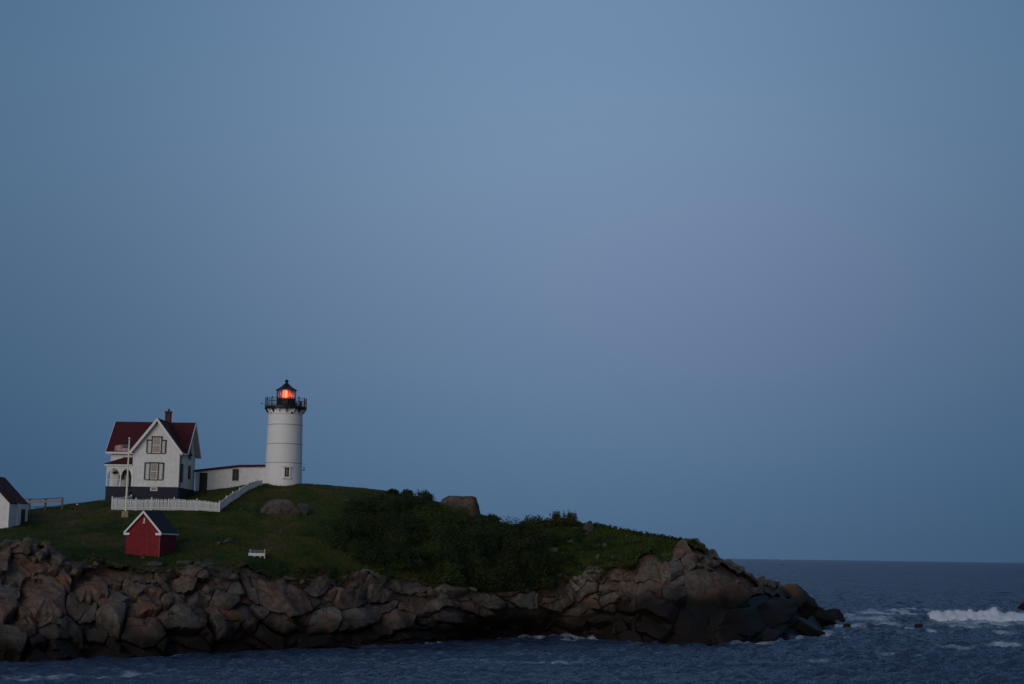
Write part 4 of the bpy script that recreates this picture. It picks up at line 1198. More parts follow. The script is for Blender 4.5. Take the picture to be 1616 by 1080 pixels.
pxs = [px0 + 0.02, hx(191.3, HY + PY0), -0.16]
for x in pxs:
    MB().box(x - 0.07, x + 0.07, PY0 - 0.02, PY0 + 0.12, -0.003, z_pe - 0.425).build('porch_post', WHITE, house)
for a, b in zip(pxs[:-1], pxs[1:]):
    for xs, sg in ((a + 0.07, 1), (b - 0.07, -1)):
        pts = [(xs, z_pe - 0.43)]
        pts.append((xs + sg * 0.62, z_pe - 0.43))
        for k in range(7):
            t = k / 6 * math.pi / 2
            pts.append((xs + sg * (0.62 - 0.55 * math.sin(t)), z_pe - 0.43 - 0.08 - 0.72 * (1 - math.cos(t))))
        pts.append((xs, z_pe - 0.43 - 0.80))
        MB().prism(pts, 0.05, Matrix.Translation((0, PY0 + 0.02, 0))).build('porch_bracket', WHITE, house)
# porch railing
for a, b in ((pxs[0] + 0.07, pxs[1] - 0.07),):
    MB().box(a, b, PY0 + 0.02, PY0 + 0.08, 0.78, 0.84).build('porch_rail', WHITE, house)
    for k in range(8):
        x = a + (b - a) * (k + 0.5) / 8
        MB().box(x - 0.015, x + 0.015, PY0 + 0.035, PY0 + 0.065, -0.003, 0.778).build('porch_baluster', WHITE, house)
# dark porch door and stair opening next to the wing
dr = MB().box(-0.92, -0.08, YM0 - 0.06, YM0 + 0.005, 0.0, 2.15).build('porch_door', DARKDOOR, house)
MB().box(-0.98, -0.92, YM0 - 0.08, YM0 + 0.005, 0.0, 2.2).box(-0.08, -0.02, YM0 - 0.08, YM0 + 0.005, 0.0, 2.2).box(-0.98, -0.02, YM0 - 0.08, YM0 + 0.005, 2.2, 2.28).build('door_frame', DARKTRIM, dr)
st = MB()
for k in range(6):
    st.box(-0.95, -0.08, PY0 - 0.05 - 0.26 * (k + 1), PY0 - 0.05 - 0.26 * k, -1.6, -0.22 - 0.22 * k)
st.build('porch_stair', NAVY, house)
pw = MB().box(px0 + 0.95, px0 + 1.75, YM0 - 0.05, YM0 + 0.005, 0.85, 2.05).build('window', SHUTTER, house)
MB().box(px0 + 1.02, px0 + 1.68, YM0 - 0.055, YM0 - 0.045, 0.92, 1.98).build('pane', DARKGLASS, pw)

# ------------------------------------------------------------------ leaves
def leaf_mesh(name, pts, size, normals=None, flat=0.5):
    """one small pointed leaf (a folded quad) per point"""
    n = len(pts)
    d = RNG.normal(size=(n, 3)); d /= np.linalg.norm(d, axis=1, keepdims=True)
    if normals is not None:
        nn = normals + RNG.normal(size=(n, 3)) * flat
    else:
        nn = RNG.normal(size=(n, 3))
    nn /= np.linalg.norm(nn, axis=1, keepdims=True) + 1e-9
    a = np.cross(d, nn); a /= np.linalg.norm(a, axis=1, keepdims=True) + 1e-9
    b = np.cross(nn, a)
    s = (size * RNG.uniform(0.6, 1.4, n))[:, None] if np.isscalar(size) else size[:, None]
    V = np.empty((n, 4, 3))
    V[:, 0] = pts - a * s * 0.5
    V[:, 1] = pts - b * s * 0.28 + nn * s * 0.06
    V[:, 2] = pts + a * s * 0.5
    V[:, 3] = pts + b * s * 0.28 + nn * s * 0.06
    return raw_quads(name, V)
def raw_quads(name, V):
    n, k = V.shape[:2]
    me = bpy.data.meshes.new(name)
    me.vertices.add(n * k)
    me.vertices.foreach_set('co', V.reshape(-1).astype(np.float32))
    me.loops.add(n * k)
    me.loops.foreach_set('vertex_index', np.arange(n * k, dtype=np.int32))
    me.polygons.add(n)
    me.polygons.foreach_set('loop_start', np.arange(0, n * k, k, dtype=np.int32))
    me.polygons.foreach_set('loop_total', np.full(n, k, dtype=np.int32))
    me.update(calc_edges=True)
    return me
def dome_points(c, r, h, n, inner=0.55):
    """points in the outer shell of an uneven dome, with outward normals"""
    u = RNG.uniform(0, 1, n); th = RNG.uniform(0, 2 * np.pi, n)
    z = u ** 0.8
    rr_ = np.sqrt(np.maximum(0, 1 - z * z))
    d = np.stack([rr_ * np.cos(th), rr_ * np.sin(th), z], 1)
    k = RNG.uniform(inner, 1.0, n) ** 0.6
    lump = 1 + 0.16 * np.sin(3 * th + c[0] * 3) * rr_ + 0.12 * np.sin(7 * th + c[1] * 5) + 0.12 * np.sin(9 * z + c[0])
    p = d * (k * lump)[:, None] * np.array((r, r, h)) + np.array(c)
    nn = d / np.array((r, r, h)); nn /= np.linalg.norm(nn, axis=1, keepdims=True)
    return p, nn

# hanging baskets under the porch roof
for i, (pxx, lab) in enumerate(((182.5, 'leafy hanging basket between the first two porch posts'), (199.0, 'leafy hanging basket nearer the porch door'))):
    x = HX0 + hx(pxx, HY + PY0 + 0.25)
    zt_ = HZ + z_pe - 0.40
    hb = empty('hanging_basket', (x, HY + PY0 + 0.25, zt_ - 0.62))
    tag(hb, lab, 'hanging basket', 'hanging baskets in the porch')
    MB().lathe([(0.10, -0.16), (0.22, 0.02)], 12).build('basket', TIMBERDK, hb)
    p, nn = dome_points((0, 0, -0.05), 0.36, 0.30, 260, 0.3)
    link_mesh('foliage', leaf_mesh('basket_leaves', p, 0.13), LEAFDK, hb)
    MB().tube([(0, 0, 0.0), (0, 0, 0.58)], 0.008, 4).build('hanger', BLACKIRON, hb)
# a leaning dark folding chair on the porch
fc = empty('porch_chair', (HX0 + hx(190.0, HY + 1.2), HY + 1.2, HZ))
tag(fc, 'dark slatted chair standing on the porch', 'chair')
for sx_ in (-0.2, 0.2):
    MB().bar((sx_, -0.25, 0), (sx_, 0.30, 0.95), 0.035, 0.045).build('leg', TIMBERDK, fc)
    MB().bar((sx_, 0.25, 0), (sx_, -0.10, 0.44), 0.035, 0.045).build('leg', TIMBERDK, fc)
MB().box(-0.2, 0.2, -0.22, 0.20, 0.42, 0.46).build('seat', TIMBERDK, fc)
MB().bar((0, 0.20, 0.62), (0, 0.29, 0.92), 0.40, 0.03, (0, 1, 0)).build('backrest', TIMBERDK, fc)

# ------------------------------------------------------------------ covered passage between house and tower
PYY = 186.2
def pp(px, py): 
    q = P(px, py, PYY); return (q.x, q.z)
pas = empty('covered_passage', (0, PYY, 0))
tag(pas, 'low white covered passage joining the house to the tower', 'passage')
topL, topM, topR = pp(308, 745), pp(378, 737.2), pp(418.5, 736.8)
base_pts = [pp(418.5, 768), pp(308, 784)]
wall_p = MB().prism([base_pts[1], base_pts[0], topR, topM, topL], 1.9).build('wall', CLAP, pas)
def roof_strip(a, b, name):
    th = 0.25
    MB().prism([(a[0], a[1]), (b[0], b[1]), (b[0], b[1] + th), (a[0], a[1] + th)], 2.4, Matrix.Translation((0, -0.25, 0))).build(name, ROOFRED, pas)
roof_strip((topL[0] - 0.05, topL[1] + 0.004), (topM[0], topM[1] + 0.004), 'roof')
roof_strip((topM[0] + 0.002, topM[1] + 0.004), (topR[0] - 0.05, topR[1] + 0.004), 'roof')
da, db = pp(315.3, 775.5), pp(326.3, 747.8)
d_ = MB().box(da[0], db[0], -0.05, 0.02, da[1], db[1]).build('door', DARKDOOR, pas)
MB().box(da[0] - 0.10, da[0], -0.07, 0.02, da[1], db[1]).box(db[0], db[0] + 0.10, -0.07, 0.02, da[1], db[1]).box(da[0] - 0.10, db[0] + 0.10, -0.07, 0.02, db[1], db[1] + 0.09).build('door_frame', DARKTRIM, d_)
MB().box(da[0] + 0.06, da[0] + 0.12, -0.10, -0.05, da[1] + 0.95, da[1] + 1.07).build('handle', BLACKIRON, d_)
wa_, wb_ = pp(366.4, 759), pp(377.2, 740.6)
w_ = MB().box(wa_[0], wb_[0], -0.06, -0.0, wb_[1] - 0.09, wb_[1]).box(wa_[0], wb_[0], -0.06, 0.0, wa_[1], wa_[1] + 0.08).box(wa_[0], wa_[0] + 0.13, -0.06, 0, wa_[1] + 0.08, wb_[1] - 0.09).box(wb_[0] - 0.13, wb_[0], -0.06, 0, wa_[1] + 0.08, wb_[1] - 0.09).build('window', DARKTRIM, pas)
MB().box(wa_[0] + 0.13, wb_[0] - 0.13, -0.02, 0.015, wa_[1] + 0.08, wb_[1] - 0.09).build('pane', DARKGLASS, w_)
xc = (wa_[0] + wb_[0]) / 2
zc = (wa_[1] + wb_[1]) / 2
MB().box(xc - 0.02, xc + 0.02, -0.045, -0.021, wa_[1] + 0.08, wb_[1] - 0.09).box(wa_[0] + 0.13, xc - 0.021, -0.045, -0.021, zc - 0.02, zc + 0.02).box(xc + 0.021, wb_[0] - 0.13, -0.045, -0.021, zc - 0.02, zc + 0.02).build('muntin', TIMBERDK, w_)
MB().box(wa_[0] - 0.05, wb_[0] + 0.05, -0.10, 0.0, wa_[1] - 0.08, wa_[1] - 0.002).build('sill', WHITE, w_)

# ------------------------------------------------------------------ white picket fence
fence = empty('picket_fence', (0, 0, 0))
tag(fence, 'long white picket fence running below the house and up to the tower', 'fence')
def fpt(px, py, Y): return P(px, py, Y)
# corner posts: (pixel x, foot y, head y, distance)
run_back = [(207, 790, 779, 177.2), (176.5, 804, 783.5, 171)]
run_front = [(176.5, 804, 783.5, 171), (214, 805, 786, 170.8), (238.5, 806, 786.5, 170.8), (274, 807, 787, 170.9), (310, 808, 790, 171), (346, 808.5, 792, 171)]
run_right = [(346, 808.5, 792, 171), (357, 799, 783.5, 173.2), (367, 790.5, 776, 175.3), (378, 782, 769, 177.7), (392, 772.5, 760, 180.5), (404.5, 766.5, 755.5, 182.6), (413, 765, 757.5, 184.2)]
PICK = None
pick_n = 0
def picket(loc, h, ang, w=0.085):
    global PICK, pick_n
    if PICK is None:
        mb = MB().prism([(-0.05, 0), (0.05, 0), (0.05, 0.9), (0, 1.0), (-0.05, 0.9)], 0.024)
        ob = mb.build('picket', FENCEW, fence); PICK = ob.data
    else:
        ob = bpy.data.objects.new('picket', PICK); COL.objects.link(ob); ob.parent = fence
    ob.location = loc; ob.scale = (1, 1, h); ob.rotation_euler = (random.gauss(0, 0.012), random.gauss(0, 0.02), ang)
    pick_n += 1
done = set()
for run in (run_back, run_front, run_right):
    for (a, b) in zip(run[:-1], run[1:]):
        A0, A1 = P(a[0], a[1], a[3]), P(a[0], a[2], a[3])
        B0, B1 = P(b[0], b[1], b[3]), P(b[0], b[2], b[3])
        dA, dB = A1 - A0, B1 - B0
        A0.z = gz(A0.x, A0.y, A0.z); B0.z = gz(B0.x, B0.y, B0.z)
        A1, B1 = A0 + Vector((0, 0, dA.z)), B0 + Vector((0, 0, dB.z))
        ang = math.atan2(B0.y - A0.y, B0.x - A0.x)
        hA, hB = A1.z - A0.z, B1.z - B0.z
        L_ = math.hypot(B0.x - A0.x, B0.y - A0.y)
        n = max(2, int(L_ / 0.135))
        nv = Vector((math.sin(ang), -math.cos(ang), 0))
        for k in range(1, n):
            f = k / n
            q = A0.lerp(B0, f); h = (hA + (hB - hA) * f) * 0.93
            q = q + nv * 0.045
            g_ = gz(q.x, q.y, q.z)
            q.z = g_ + 0.04 if abs(g_ - q.z) < 1.2 else q.z
            picket((q.x, q.y, q.z), h * random.uniform(0.96, 1.03), ang)
        for f in (0.22, 0.72):
            MB().bar(A0 + Vector((0, 0, hA * f)), B0 + Vector((0, 0, hB * f)), 0.04, 0.09).build('rail', FENCEW, fence)
        for q, h in ((A0, hA), (B0, hB)):
            key = (round(q.x, 1), round(q.y, 1))
            if key in done: continue
            done.add(key)
            MB().box(-0.065, 0.065, -0.065, 0.065, -0.9, h * 1.0, Matrix.Rotation(ang, 4, 'Z')).add(
                [Matrix.Rotation(ang, 4, 'Z') @ Vector(v) for v in ((-0.085, -0.085, h + .002), (0.085, -0.085, h + .002), (0.085, 0.085, h + .002), (-0.085, 0.085, h + .002), (0, 0, h + 0.13))], ((3, 2, 1, 0), (0, 1, 4), (1, 2, 4), (2, 3, 4), (3, 0, 4))).build('post', FENCEW, fence, loc=q)
print('pickets', pick_n)

# ------------------------------------------------------------------ red shed
ry = rad(-9.5)
rs_r = P(251, 879, 151)                     # right front corner
c_, s_ = math.cos(ry), math.sin(ry)
RWID, RDEP = 3.62, 4.3
rs_l = Vector((rs_r.x - RWID * c_, rs_r.y - RWID * s_, rs_r.z))
red = empty('red_shed', (rs_l.x, rs_l.y, rs_r.z - 0.15), ry)
tag(red, 'small red gabled shed with dark roof and white trim on the lower lawn', 'shed')
ze = zat(251, 838.5, 151) - rs_r.z + 0.15
zp = zat(226, 807.5, 151.3) - rs_r.z + 0.15
MB().prism(gable_profile(0, RWID, -0.6, ze, zp), RDEP).build('wall', REDWALL, red)
xm_ = RWID / 2
sl_ = (zp - ze) / xm_
for sg in (-1, 1):
    mb = MB()
    xa = xm_ + sg * (xm_ + 0.20); za = ze - 0.20 * sl_ + 0.10
    roof_slab(mb, (xa, -0.18, za), (xm_, -0.18, zp + 0.10), (xm_, RDEP + 0.18, zp + 0.10), (xa, RDEP + 0.18, za), 0.10)
    mb.build('roof', ROOFGREY, red)
    MB().prism([(xa, za), (xm_ + sg * 0.002, zp + 0.10), (xm_ + sg * 0.002, zp - 0.16), (xa, za - 0.26)], 0.06, Matrix.Translation((0, -0.245, 0))).build('barge_board', WHITE, red)
    # short cornice returns
    x1 = xm_ + sg * (xm_ - 0.42)
    MB().box(min(xa, x1), max(xa, x1), -0.22, -0.01, za - 0.30, za - 0.08).build('cornice_return', WHITE, red)
MB().box(RWID + 0.02, RWID + 0.20, -0.10, RDEP + 0.10, ze - 0.20 * sl_ - 0.13, ze - 0.20 * sl_ + 0.03).build('eave_board', WHITE, red)
REDTRIM = paint('red_corner_paint', (0.24, 0.05, 0.06), 0.7, 0.15)
MB().box(RWID - 0.10, RWID + 0.025, -0.025, 0.10, -0.1, ze - 0.3).build('corner_board', REDTRIM, red)
# slim white vent with a foot, under the peak
vz = zat(225, 826, 151) - rs_r.z + 0.15
MB().prism([(-0.16, vz), (0.05, vz), (0.05, vz + 0.58), (-0.06, vz + 0.46), (-0.06, vz + 0.10), (-0.16, vz + 0.03)], 0.05, Matrix.Translation((xm_ + 0.06, -0.055, 0))).build('gable_vent', WHITE, red)
MB().box(xm_ + 0.50, xm_ + 0.54, -0.02, -0.002, 0.0, ze - 0.3).build('wall_batten', REDTRIM, red)

# ------------------------------------------------------------------ white shed at the left edge
sx1 = P(15, 790, 160).x
sz0 = P(14, 822, 160).z
wsh = empty('white_shed', (sx1, 160, sz0))
tag(wsh, 'white shed with maroon roof cut off by the left edge', 'shed')
wze = zat(15, 791, 160) - sz0
wzp = wze + 2.65
hw_ = 2.65
MB().prism([(-2 * hw_, -1.2), (0, -1.2), (0, wze), (-hw_, wzp), (-2 * hw_, wze)], 5.6).build('wall', CLAP, wsh)
for sg in (-1, 1):
    mb = MB()
    xa = -hw_ + sg * (hw_ + 0.22); za = wze - 0.22 * wzp / hw_ * 0.6 + 0.08
    roof_slab(mb, (xa, -0.3, za), (-hw_, -0.3, wzp + 0.14), (-hw_, 5.9, wzp + 0.14), (xa, 5.9, za), 0.13)
    mb.build('roof', ROOFRED, wsh)
an = MB().box(0.01, 0.28, 2.1, 5.45, -1.4, wze - 0.20).build('annex', WHITE, wsh)
MB().box(0.285, 0.32, 3.2, 4.5, -0.35, 1.35).build('window', DARKTRIM, wsh)
MB().box(-0.10, 0.03, -0.03, 0.10, -1.0, wze - 0.1).build('corner_board', WHITE, wsh)

# ------------------------------------------------------------------ timber rail fence behind the white shed
RFY = 174.0
rf = empty('rail_fence', (P(71, 803, RFY).x, RFY, P(71, 803, RFY).z))
tag(rf, 'short tan timber rail fence on the skyline right of the white shed', 'fence')
ox, oz = rf.location.x, rf.location.z
def rp(px, py, dy=0.0):
    q = P(px, py, RFY); return Vector((q.x - ox, dy, q.z - oz))
for pxx, yb, yt in ((46, 806, 787.5), (71, 804, 787), (97.5, 801, 785.5)):
    a, b = rp(pxx, yb + 5), rp(pxx, yt)
    MB().box(a.x - 0.10, a.x + 0.10, -0.07, 0.07, a.z, b.z).build('post', TIMBERDK if pxx < 90 else BENCHG, rf)
for (p0, p1) in (((38, 72)), ((72, 97))):
    MB().bar(rp(p0, 788.2 if p0 < 50 else 787.6, -0.1), rp(p1, 787.6 if p0 < 50 else 786, -0.1), 0.05, 0.10).build('rail', TIMBERDK, rf)
    MB().bar(rp(p0, 792.7 if p0 < 50 else 791.6, -0.1), rp(p1, 791.6 if p0 < 50 else 790.4, -0.1), 0.06, 0.24).build('plank', TIMBER, rf)
    MB().bar(rp(p0, 800.6 if p0 < 50 else 800.4, -0.1), rp(p1, 800.0 if p0 < 50 else 799, -0.1), 0.05, 0.09).build('rail', TIMBERDK, rf)
MB().bar(rp(97.5, 799, 0.05), rp(99.5, 785, 0.05), 0.08, 0.08).build('brace', BENCHG, rf)
q = P(121.7, 800, 176.5)
tag(MB().box(-0.10, 0.10, -0.10, 0.10, -0.8, 0.30).add([(-0.10, -0.10, .302), (0.10, -0.10, .302), (0.10, 0.10, .302), (-0.10, 0.10, .302), (0, 0, 0.40)], ((3, 2, 1, 0), (0, 1, 4), (1, 2, 4), (2, 3, 4), (3, 0, 4))).build('marker_post', FENCEW, loc=q), 'stubby white marker post on the skyline left of the house', 'post')

# ------------------------------------------------------------------ flagpole and flag
FY = 167.5
fb = P(198, 815, FY); ft = P(202.6, 694.0, FY)
pole = empty('flagpole', (fb.x, fb.y, fb.z - 0.1))
tag(pole, 'cream flagpole standing in a concrete block in front of the picket fence', 'flagpole')
hz_ = ft.z - fb.z
b0 = zat(198, 807, FY) - fb.z
MB().box(-0.36, 0.36, -0.36, 0.36, -0.3, b0 + 0.1).build('base', CONC, pole)
MB().lathe([(0.115, b0 + 0.1), (0.10, hz_ * 0.5), (0.06, hz_ + 0.1)], 12).build('pole', POLEW, pole, True)
MB().lathe([(0.02, hz_ + 0.1), (0.10, hz_ + 0.16), (0.12, hz_ + 0.24), (0.08, hz_ + 0.33), (0.01, hz_ + 0.36)], 10).build('finial', POLEW, pole, True)
MB().tube([(0.10, -0.10, b0 + 1.0), (0.085, -0.09, hz_)], 0.012, 4).build('halyard', POLEW, pole)
# flag streaming to the left: red and white stripes, starred blue canton, cloth waves
FW, FH = 1.62, 0.92
NU, NVv = 52, 26
fz = zat(201.5, 699.5, FY) - fb.z
def flag_mat(name, col):
    return paint(name, col, 0.85, 0.08, 3)
FRED, FWHT, FBLU = flag_mat('flag_red', (0.30, 0.035, 0.045)), flag_mat('flag_white', (0.66, 0.62, 0.60)), flag_mat('flag_blue', (0.02, 0.024, 0.07))
vs, fs, mi = [], [], []
def fpos(u, v):
    x = -0.09 - u * FW * 0.94
    sag = -0.30 * u * u
    z = fz - v * FH * (1 - 0.30 * u) + sag * 0.25 - 0.12 * u
    y = 0.14 * math.sin(u * 8.0 + v * 1.6) * (0.25 + u) + 0.05 * math.sin(u * 17 + 1)
    return (x, y, z)
for j in range(NVv + 1):
    for i in range(NU + 1):
        vs.append(fpos(i / NU, j / NVv))
for j in range(NVv):
    for i in range(NU):
        a = j * (NU + 1) + i
        fs.append((a, a + 1, a + NU + 2, a + NU + 1))
        mi.append(2 if (i < NU * 0.4 and j < 14) else (j // 2) % 2)
me = bpy.data.meshes.new('flag'); me.from_pydata(vs, [], fs)
flag = link_mesh('flag', me, [FRED, FWHT, FBLU], None, True)
me.polygons.foreach_set('material_index', mi)
sd = flag.modifiers.new('cloth_thickness', 'SOLIDIFY'); sd.thickness = 0.006
flag.location = pole.location
tag(flag, 'red and white striped flag with starred blue canton flying left from the flagpole', 'flag')
stars = MB()
for r_ in range(9):
    for c in range(6 if r_ % 2 == 0 else 5):
        u = (0.033 + (c + (0 if r_ % 2 == 0 else 0.5)) * 0.066); v = (r_ + 0.9) / 10.0 * (14 / 26)
        pc = Vector(fpos(u, v)) + Vector((0, -0.012, 0))
        pts = []
        for k in range(10):
            rr_ = 0.021 if k % 2 == 0 else 0.009
            t = math.pi / 2 + k * math.pi / 5
            pts.append((pc.x + rr_ * math.cos(t), pc.z + rr_ * math.sin(t)))
        stars.prism(pts, 0.004, Matrix.Translation((0, pc.y, 0)))
stars.build('star', FWHT, flag)['kind'] = 'stuff'

# ------------------------------------------------------------------ white bench on the lower lawn
h, _n = on_ground(405, 880)
bq = h if h is not None else P(405, 880, 154)
bench = empty('garden_bench', bq, rad(3))
tag(bench, 'small white bench with grey back standing alone on the lower lawn', 'bench')
bw_ = 26 * bq.y / FPX
x0, x1 = -bw_ / 2, bw_ / 2
MB().box(x0, x1, -0.05, 0.42, 0.40, 0.46).build('seat', BENCHW, bench)
MB().box(x0 + 0.02, x1 - 0.02, -0.045, -0.01, 0.16, 0.398).build('apron', BENCHW, bench)
for k in range(2):
    MB().box(x0 + 0.10, x1, 0.40 + 0.03 * k, 0.44 + 0.03 * k, 0.52 + 0.15 * k, 0.63 + 0.15 * k).build('back_slat', BENCHG, bench)
for x, sg in ((x0 + 0.12, -1), (x1 - 0.12, 1)):
    MB().bar((x + sg * 0.10, -0.02, -0.1), (x, 0.0, 0.40), 0.11, 0.08).build('leg', BENCHW, bench)
    MB().bar((x, 0.48, -0.1), (x, 0.42, 0.85), 0.07, 0.06).build('leg', BENCHW, bench)
MB().bar((x0 + 0.45, -0.015, 0.0), (x0 + 0.75, 0.0, 0.16), 0.10, 0.05).build('brace', BENCHW, bench)
MB().bar((x1 - 0.38, -0.015, 0.0), (x1 - 0.62, 0.0, 0.16), 0.10, 0.05).build('brace', BENCHW, bench)

# ------------------------------------------------------------------ vegetation
def in_poly(x, y, poly):
    c = False; j = len(poly) - 1
    for i in range(len(poly)):
        xi, yi = poly[i]; xj, yj = poly[j]
        if (yi > y) != (yj > y) and x < (xj - xi) * (y - yi) / (yj - yi + 1e-12) + xi:
            c = not c
        j = i
    return c
THICK = [(600, 776), (650, 784), (686, 800), (715, 812), (762, 824), (800, 830), (838, 834), (858, 858), (870, 890), (874, 940), (850, 950), (790, 944), (720, 922), (640, 898), (545, 886), (525, 860), (545, 825), (575, 795)]
pts, nrms = [], []
nb = 0
random.seed(5)
bright = []
while nb < 360:
    a, b = random.uniform(520, 880), random.uniform(774, 952)
    if not in_poly(a, b, THICK):
        continue
    h, _ = on_ground(a, b)
    if h is None:
        h = Vector(cliff_pt(a, max(0.0, (b - c_of(a)) / (w_of(a) - c_of(a)))))
    r = random.uniform(0.6, 1.3) if random.random() < 0.6 else random.uniform(1.3, 2.3)
    if b < 800: r *= 0.6
    h_ = r * random.uniform(0.75, 1.35)
    p, nn = dome_points((h.x, h.y, h.z - 0.3), r, h_, int(430 * r * r), 0.55)
    pts.append(p); nrms.append(nn)
    bright.append(np.full(len(p), 1 if (b < 845 and a > 660 and random.random() < 0.75) or random.random() < 0.08 else 0, dtype=np.int32))
    nb += 1
pts, nrms = np.concatenate(pts), np.concatenate(nrms)
th = link_mesh('shrub_thicket', leaf_mesh('thicket_leaves', pts, 0.16, nrms, 0.8), [LEAFDK, LEAFLT])
th.data.polygons.foreach_set('material_index', np.concatenate(bright))
tag(th, 'dark green thicket of seaside shrubs covering the middle of the slope', 'thicket', kind='stuff')
print('thicket leaves', len(pts))

def shrub(px, py, wpx, hpx, mat, label, group=None, n=None, dist=None, sprigs=0, name='shrub'):
    h, _ = on_ground(px, py)
    if h is None or dist:
        h = P(px, py, dist or 190)
    mp_ = h.y / FPX
    r, hh = wpx * mp_ / 2, hpx * mp_
    o = empty(name, (h.x, h.y + r * 0.4, h.z - 0.1))
    tag(o, label, 'shrub', group)
    P_, N_ = [], []
    rnd = random.Random(int(px * 7 + py))
    for k in range(7):
        a = rnd.uniform(0, 6.28); d = rnd.uniform(0, 0.6) * r
        p, nn = dome_points((d * math.cos(a), d * math.sin(a), hh * rnd.uniform(0.05, 0.35)), r * rnd.uniform(0.35, 0.6), hh * rnd.uniform(0.4, 0.62), int(n or max(90, 260 * r)), 0.3)
        P_.append(p); N_.append(nn)
    for k in range(sprigs):
        a = rnd.uniform(0, 6.28); d = rnd.uniform(0, 0.75) * r
        b0 = np.array((d * math.cos(a), d * math.sin(a), hh * 0.5)); tip = b0 + np.array((rnd.uniform(-.2, .2), rnd.uniform(-.2, .2), hh * rnd.uniform(0.25, 0.50)))
        tt = RNG.uniform(0, 1, 26)[:, None]
        p = b0 + (tip - b0) * tt + RNG.normal(size=(26, 3)) * 0.07
        P_.append(p); N_.append(np.tile((0, 0, 1.0), (26, 1)))
    link_mesh('foliage', leaf_mesh('shrub_leaves', np.concatenate(P_), 0.17, np.concatenate(N_), 0.9), mat, o)
    st = MB()
    for k in range(5):
        a = rnd.uniform(0, 6.28)
        st.tube([(0.1 * math.cos(a), 0.1 * math.sin(a), -0.2), (r * 0.3 * math.cos(a), r * 0.3 * math.sin(a), hh * 0.45), (r * 0.4 * math.cos(a + .3), r * 0.4 * math.sin(a + .3), hh * 0.75)], [0.05, 0.035, 0.015], 5)
    st.build('stem', STEM, o)
    return o
shrub(878, 832, 34, 28, LEAFBR, 'tall olive shrub on the skyline, left one of a close pair', None, sprigs=14)
shrub(900, 832, 34, 29, LEAFBR, 'tall olive shrub on the skyline, right one of a close pair', None, sprigs=12)
shrub(850, 836, 64, 25, LEAFBR, 'wide low olive shrub on the skyline left of the tall pair', None, sprigs=10)
shrub(824, 838, 40, 17, LEAFLT, 'low bright shrub at the dip of the skyline', None, sprigs=6)
shrub(640, 785, 26, 14, LEAFDK, 'dark shrub breaking the skyline at the top left of the thicket', None, sprigs=6)
shrub(670, 790, 34, 18, LEAFDK, 'broad dark shrub breaking the skyline left of the bald boulder', None, sprigs=8)
shrub(619, 780, 20, 10, LEAFDK, 'first small shrub of the thicket on the crest', None, sprigs=5)
shrub(690, 812, 30, 12, LEAFLT, 'bright leafy shrub in front of the bald boulder', None, sprigs=6)
shrub(752, 826, 40, 15, LEAFLT, 'bright leafy shrub on the slope right below the bald boulder', None, sprigs=8)
shrub(778, 824, 30, 14, LEAFLT, 'small bright shrub between the bald boulder and the skyline dip', None, sprigs=6)
low = [(470, 905, 22, 14, LEAFBR), (496, 905, 26, 16, LEAFDK), (520, 908, 28, 16, LEAFDK), (288, 905, 20, 10, LEAFLT), (85, 905, 22, 12, LEAFLT), (545, 905, 22, 12, LEAFBR), (450, 903, 16, 9, LEAFLT), (595, 912, 26, 14, LEAFDK), (700, 922, 30, 14, LEAFDK), (835, 936, 26, 16, LEAFDK), (855, 925, 26, 16, LEAFDK)]
low.sort()
for i, (a, b, c, d, m_) in enumerate(low):
    q, _ = on_ground(a, b)
    dist = None
    if q is None:
        dist = float(cliff_pt(a, 0.05)[1]) - 0.5
    shrub(a, b, c, d, m_, 'low shrub on the rim of the sea cliff, %s from the left' % ORD[i], 'low shrubs along the cliff rim', dist=dist)
wd = []
for k in range(16):
    a = 940 + k * 10.2
    wd.append((a, float(S_T(np.array([a]))[0][0]) + 4))
for i, (a, b) in enumerate(wd):
    shrub(a, b, 15, 9, LEAFLT if i < 11 else LEAFDK, 'low weedy bush in the row along the seaward skyline, %s from the left' % ORD[i], 'weedy bushes along the seaward skyline', sprigs=4, name='bush')

# grass blades over the whole turf, taller weeds towards the seaward end
def blade_field(name, n, px_rng, py_rng, hgt, wid, mat, keep=lambda a, b: True, label=None):
    V = []
    tries = 0
    a_ = RNG.uniform(*px_rng, n * 3); b_ = RNG.uniform(*py_rng, n * 3)
    for a, b in zip(a_, b_):
        if len(V) >= n: break
        if not keep(a, b): continue
        h, nn = on_ground(a, b)
        if h is None: continue
        ang = random.uniform(0, math.pi); H = hgt * random.uniform(0.5, 1.5)
        dx, dy = math.cos(ang) * wid, math.sin(ang) * wid
        lx, ly = random.gauss(0, 0.35) * H, random.gauss(0, 0.35) * H
        V.append(((h.x - dx, h.y - dy, h.z - 0.03), (h.x + dx, h.y + dy, h.z - 0.03), (h.x + lx, h.y + ly, h.z + H)))
    V = np.array(V)
    o = link_mesh(name, raw_quads(name, V), mat)
    tag(o, label, 'grass', kind='stuff')
    return o
blade_field('lawn_grass', 26000, (-60, 900), (760, 905), 0.16, 0.05, BLADE, label='short tufty lawn grass around the house and tower')
def weedy(a, b): return a > 855 and (b < 885 or random.random() < 0.5)
blade_field('weeds', 30000, (850, 1118), (790, 930), 0.24, 0.06, LEAFLT, weedy, 'rank green weeds on the seaward end of the islet')

